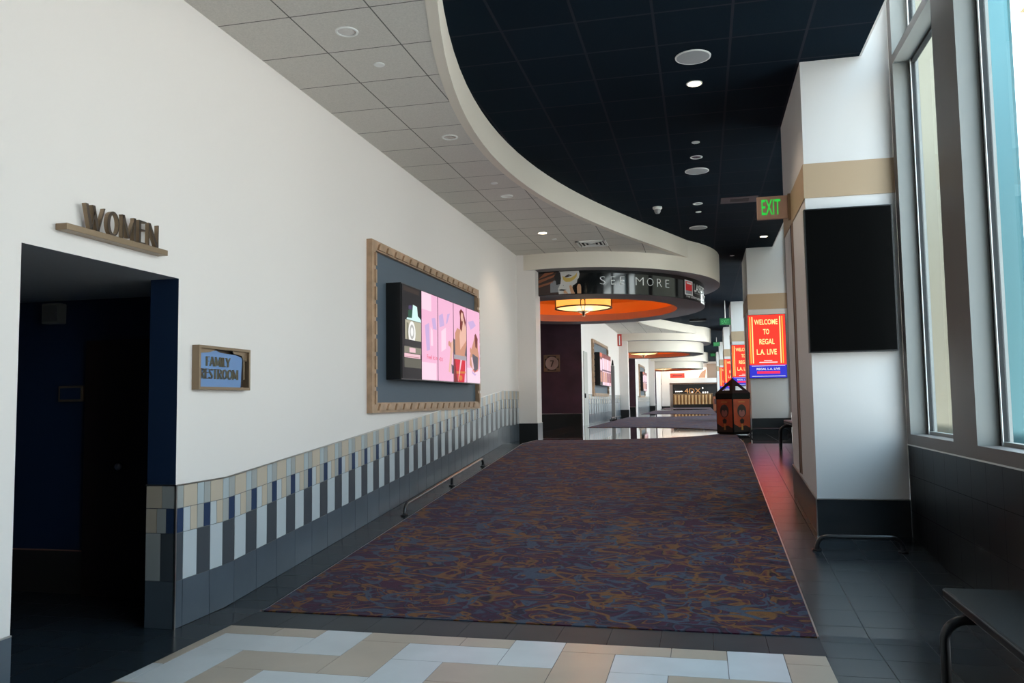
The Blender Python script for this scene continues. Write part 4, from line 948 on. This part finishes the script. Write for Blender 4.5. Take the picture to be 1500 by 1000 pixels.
for i in range(4):
    A, B, C = Vector(cs[i]), Vector(cs[(i+1) % 4]), Vector(ap); G = (A+B+C)/3
    hole = [A.lerp(B, .2)*.8+C*.2, A.lerp(B, .8)*.8+C*.2, A.lerp(B, .66)*.48+C*.52, A.lerp(B, .34)*.48+C*.52]
    for q_ in ([A, B, hole[1], hole[0]], [B, C, hole[2], hole[1]], [C, A, hole[0], hole[3]], [C, hole[3], hole[2]]): mb.face(q_, BINB)
o = child(mb, 'lid', r); md = o.modifiers.new('thick', 'SOLIDIFY'); md.thickness = .02
PO = mat('poster orange red', (.34, .05, .015), .5, var=.3, vscale=4); PD = mat('poster dark', (.02, .012, .010), .5); PF = mat('poster rose', (.26, .09, .08), .5); PG = mat('poster amber', (.42, .18, .04), .5)
for side in range(4):
    mb = MB()
    def Q(u, v, d):
        a = (-bs+.02+u*(2*bs-.04)); off = bs+.0035+d
        if side == 0: return RP(a, -off, UP+.06+v*.73)
        if side == 1: return RP(off, a, UP+.06+v*.73)
        if side == 2: return RP(-a, off, UP+.06+v*.73)
        return RP(-off, -a, UP+.06+v*.73)
    mb.face([Q(0, 0, 0), Q(1, 0, 0), Q(1, 1, 0), Q(0, 1, 0)], PO)
    mb.face([Q(*p, .001) for p in [(0, 0), (1, 0), (1, .12), (.7, .2), (.35, .14), (0, .25)]], PD)
    mb.face([Q(.5+.28*math.cos(t), .64+.20*math.sin(t), .001) for t in [2*PI*i/24 for i in range(24)]], PD)
    mb.face([Q(.5+.19*math.cos(t), .58+.12*math.sin(t), .002) for t in [2*PI*i/24 for i in range(24)]], PF)
    mb.face([Q(*p, .003) for p in [(.36, .68), (.46, .66), (.5, .60), (.54, .66), (.64, .68), (.62, .73), (.38, .73)]], PD)
    mb.face([Q(*p, .002) for p in [(.36, .36), (.5, .42), (.64, .36), (.6, .26), (.4, .26)]], PD)
    mb.face([Q(*p, .002) for p in [(.46, .24), (.54, .24), (.56, .06), (.44, .06)]], PG)
    mb.face([Q(*p, .002) for p in [(.3, .90), (.7, .90), (.7, .93), (.3, .93)]], PG)
    child(mb, 'poster_panel', binbody)

UP = UPc
# upright stand and small fire sign in the second bay
r = thing('upright_stand', (-3.55, 33.6, UP), 'tall slim grey upright stand against the wall of the second bay', 'stand')
mb = MB(); mb.box(-3.62, -3.47, 33.55, 33.63, UP+.04, UP+2.22, mat('warm grey metal', (.45, .42, .40), .5)); child(mb, 'post', r, bevel=.01)
mb = MB(); mb.box(-3.70, -3.40, 33.42, 33.76, UP+.001, UP+.04, BLACK); child(mb, 'base', r)
mb = MB(); mb.prism([(-3.60, 33.56, UP+2.23), (-3.50, 33.56, UP+2.23), (-3.52, 33.56, UP+2.42), (-3.56, 33.56, UP+2.48)], (0, .06, 0), BLACK); child(mb, 'head', r)
r = thing('fire_sign', (XW, 38.4, 4.4), 'tall red flag sign high on the wall at the end of the second bay', 'sign')
mb = MB(); mb.box(XW+.001, XW+.20, 38.38, 38.41, 4.12, 4.68, REDP); child(mb, 'panel', r)
mb = MB(); mb.box(XW+.075, XW+.125, 38.376, 38.380, 4.17, 4.60, WHITE); child(mb, 'symbol', r)

# ------------------------------------------------------------------ far end: mural, header, 4DX wall and bar
YE = 79.0
mb = MB(); mb.box(-7.2, 2.2, YE+1.2, YE+1.4, UP-.2, ZD, PAINT)
mb.box(-3.75, -3.02, YE-.3, YE+.1, UP, 4.6, PILL); mb.box(-3.8, 2.0, YE+.2, YE+.4, 3.12, 3.55, PILL); mb.box(-3.8, 2.0, YE+.3, YE+.5, 3.0, 3.12, mat('brown header', (.16, .09, .06), .5))
mb.build('wall_end', kind='structure', label='far end wall with white header beam and pillar')
mb = MB(); mb.box(-3.78, -3.0, YE-.32, YE-.301, UP, UP+.16, BLACK); mb.build('baseboard_end', kind='structure', label='black base of the far pillar')
r = thing('mural', (-2.2, YE+1.1, 3.6), 'glowing cream mural panel high on the far end wall', 'mural')
mb = MB(); mb.box(-4.8, .45, YE+1.12, YE+1.19, 3.5, 4.55, mat('glowing mural ground', (.85, .78, .66), .5, emit=.7, ecol=(1, .86, .68))); child(mb, 'panel', r)  # panel emits light itself: the mural's brightness is put into its material
mb = MB()
for k in range(5):
    x = -1.5+.16*k; mb.tube([(x+.14*math.cos(t), YE+1.11, 4.1+.12*math.sin(t)) for t in [2*PI*i/14 for i in range(15)]], .012, mat('mural line', (.6, .42, .3), .5), 4)
mb.face([(-.35, YE+1.115, 3.6), (.3, YE+1.115, 3.6), (.4, YE+1.115, 4.4), (0, YE+1.115, 4.2), (-.2, YE+1.115, 3.9)], mat('mural peach', (.75, .42, .28), .5))
child(mb, 'line_drawing', r)
mb = MB(); mb.box(.5, 2.0, YE+1.0, YE+1.18, 3.5, 4.9, mat('beige far panel', (.36, .26, .2), .6)); mb.build('trim_9', kind='structure', label='beige panel right of the far mural')
r = thing('sign_board', (-2.3, YE+.9, 3.75), 'small red sign board above the far header beam', 'sign')
mb = MB(); mb.box(-2.95, -1.6, YE+.18, YE+.24, 3.60, 4.06, REDP); child(mb, 'board', r)
mb = MB(); mb.box(-2.7, -1.85, YE+.172, YE+.18, 3.78, 3.90, mat('sign dark red', (.2, .01, .01), .5)); child(mb, 'legend', r)
r = thing('sign_wall', (-.7, YE+.6, 2.2), 'black wall panel with the 4DX lettering behind the far bar', 'sign')
mb = MB(); mb.box(-2.75, 1.9, YE+.55, YE+.65, UP, 3.0, BLACK); child(mb, 'panel', r)
GLOW = mat('sign bulb', (1, 1, 1), .4, emit=4, ecol=(1, .9, .8))
mb = MB(); add_text(mb, '4DX', lambda u, v: (-1.65+u*1.5, YE+.545, 2.15+v*.45), mat('sign copper', (.35, .16, .06), .4, emit=.25, ecol=(.8, .4, .15))); child(mb, 'lettering', r)
for x, z in ((-2.45, 2.33), (-2.27, 2.33), (-2.1, 2.33), (-1.93, 2.34), (.05, 2.20), (.25, 2.20), (.45, 2.22), (.02, 2.62), (-.95, 2.25), (-.92, 1.98)):
    mb = MB(); mb.lathe((x, YE+.53, z), [(.05, .015), (.05, -.005), (.001, -.01)], GLOW, 10, 1); child(mb, 'bulb', r)
r = thing('bar_counter', (-1, YE, UP), 'amber lit bar counter with fluted front at the far end of the lobby', 'counter')
AMB = mat('amber front', (.12, .06, .02), .4, emit=.03, ecol=(.8, .35, .08)); AMB2 = mat('amber flute', (.42, .27, .13), .4, emit=.06, ecol=(1, .60, .22))
mb = MB(); mb.box(-2.7, .9, YE-.05, YE+.45, UP+.30, UP+1.25, AMB); mb.box(-2.65, .85, YE, YE+.4, UP, UP+.30, BLACK); child(mb, 'body', r)
mb = MB(); mb.box(-2.75, .95, YE-.12, YE+.5, UP+1.25, UP+1.31, BRONZE); child(mb, 'worktop', r)
for k in range(11):
    x = -2.5+.315*k; mb = MB(); mb.lathe((x, YE-.06, UP), [(.10, 1.20), (.085, .95), (.06, .6), (.075, .42), (.09, .32)], AMB2, 12); child(mb, 'flute', r, True)
r = thing('kiosk', (1.2, YE-1, UP), 'small orange kiosk beside the far bar counter, half behind the bin', 'kiosk')
mb = MB(); mb.box(.95, 1.6, YE-1.1, YE-.6, UP, UP+1.0, mat('kiosk orange', (.4, .12, .05), .5)); child(mb, 'body', r)
mb = MB(); mb.box(1.02, 1.5, YE-1.115, YE-1.10, UP+.3, UP+.8, mat('kiosk dark', (.06, .02, .02), .4)); child(mb, 'front_panel', r)
light('far_lobby_light', 'POINT', (-2.2, YE-1.5, 4.7), 120, (1, .80, .60), .3)  # bare point light before the end wall, no lamp body modelled

# repeats of one kind share a group
GR = {'ceiling_light': 'recessed ceiling lights', 'ceiling_speaker': 'round ceiling speakers', 'sprinkler_cover': 'sprinkler discs on the ceilings', 'exit_sign': 'exit signs along the aisle',
      'wall_display': 'screens on the pillar fronts', 'pendant_lamp': 'lamps in the orange ceiling ovals', 'floor_rail': 'low black floor rails', 'bench': 'black benches by the windows',
      'wall_frame': 'carved frames along the left wall', 'video_wall': 'screen walls in the carved frames'}
for o in bpy.data.objects:
    k = o.name.split('.')[0]
    if o.parent is None and k in GR and o.type != 'LIGHT': o['group'] = GR[k]
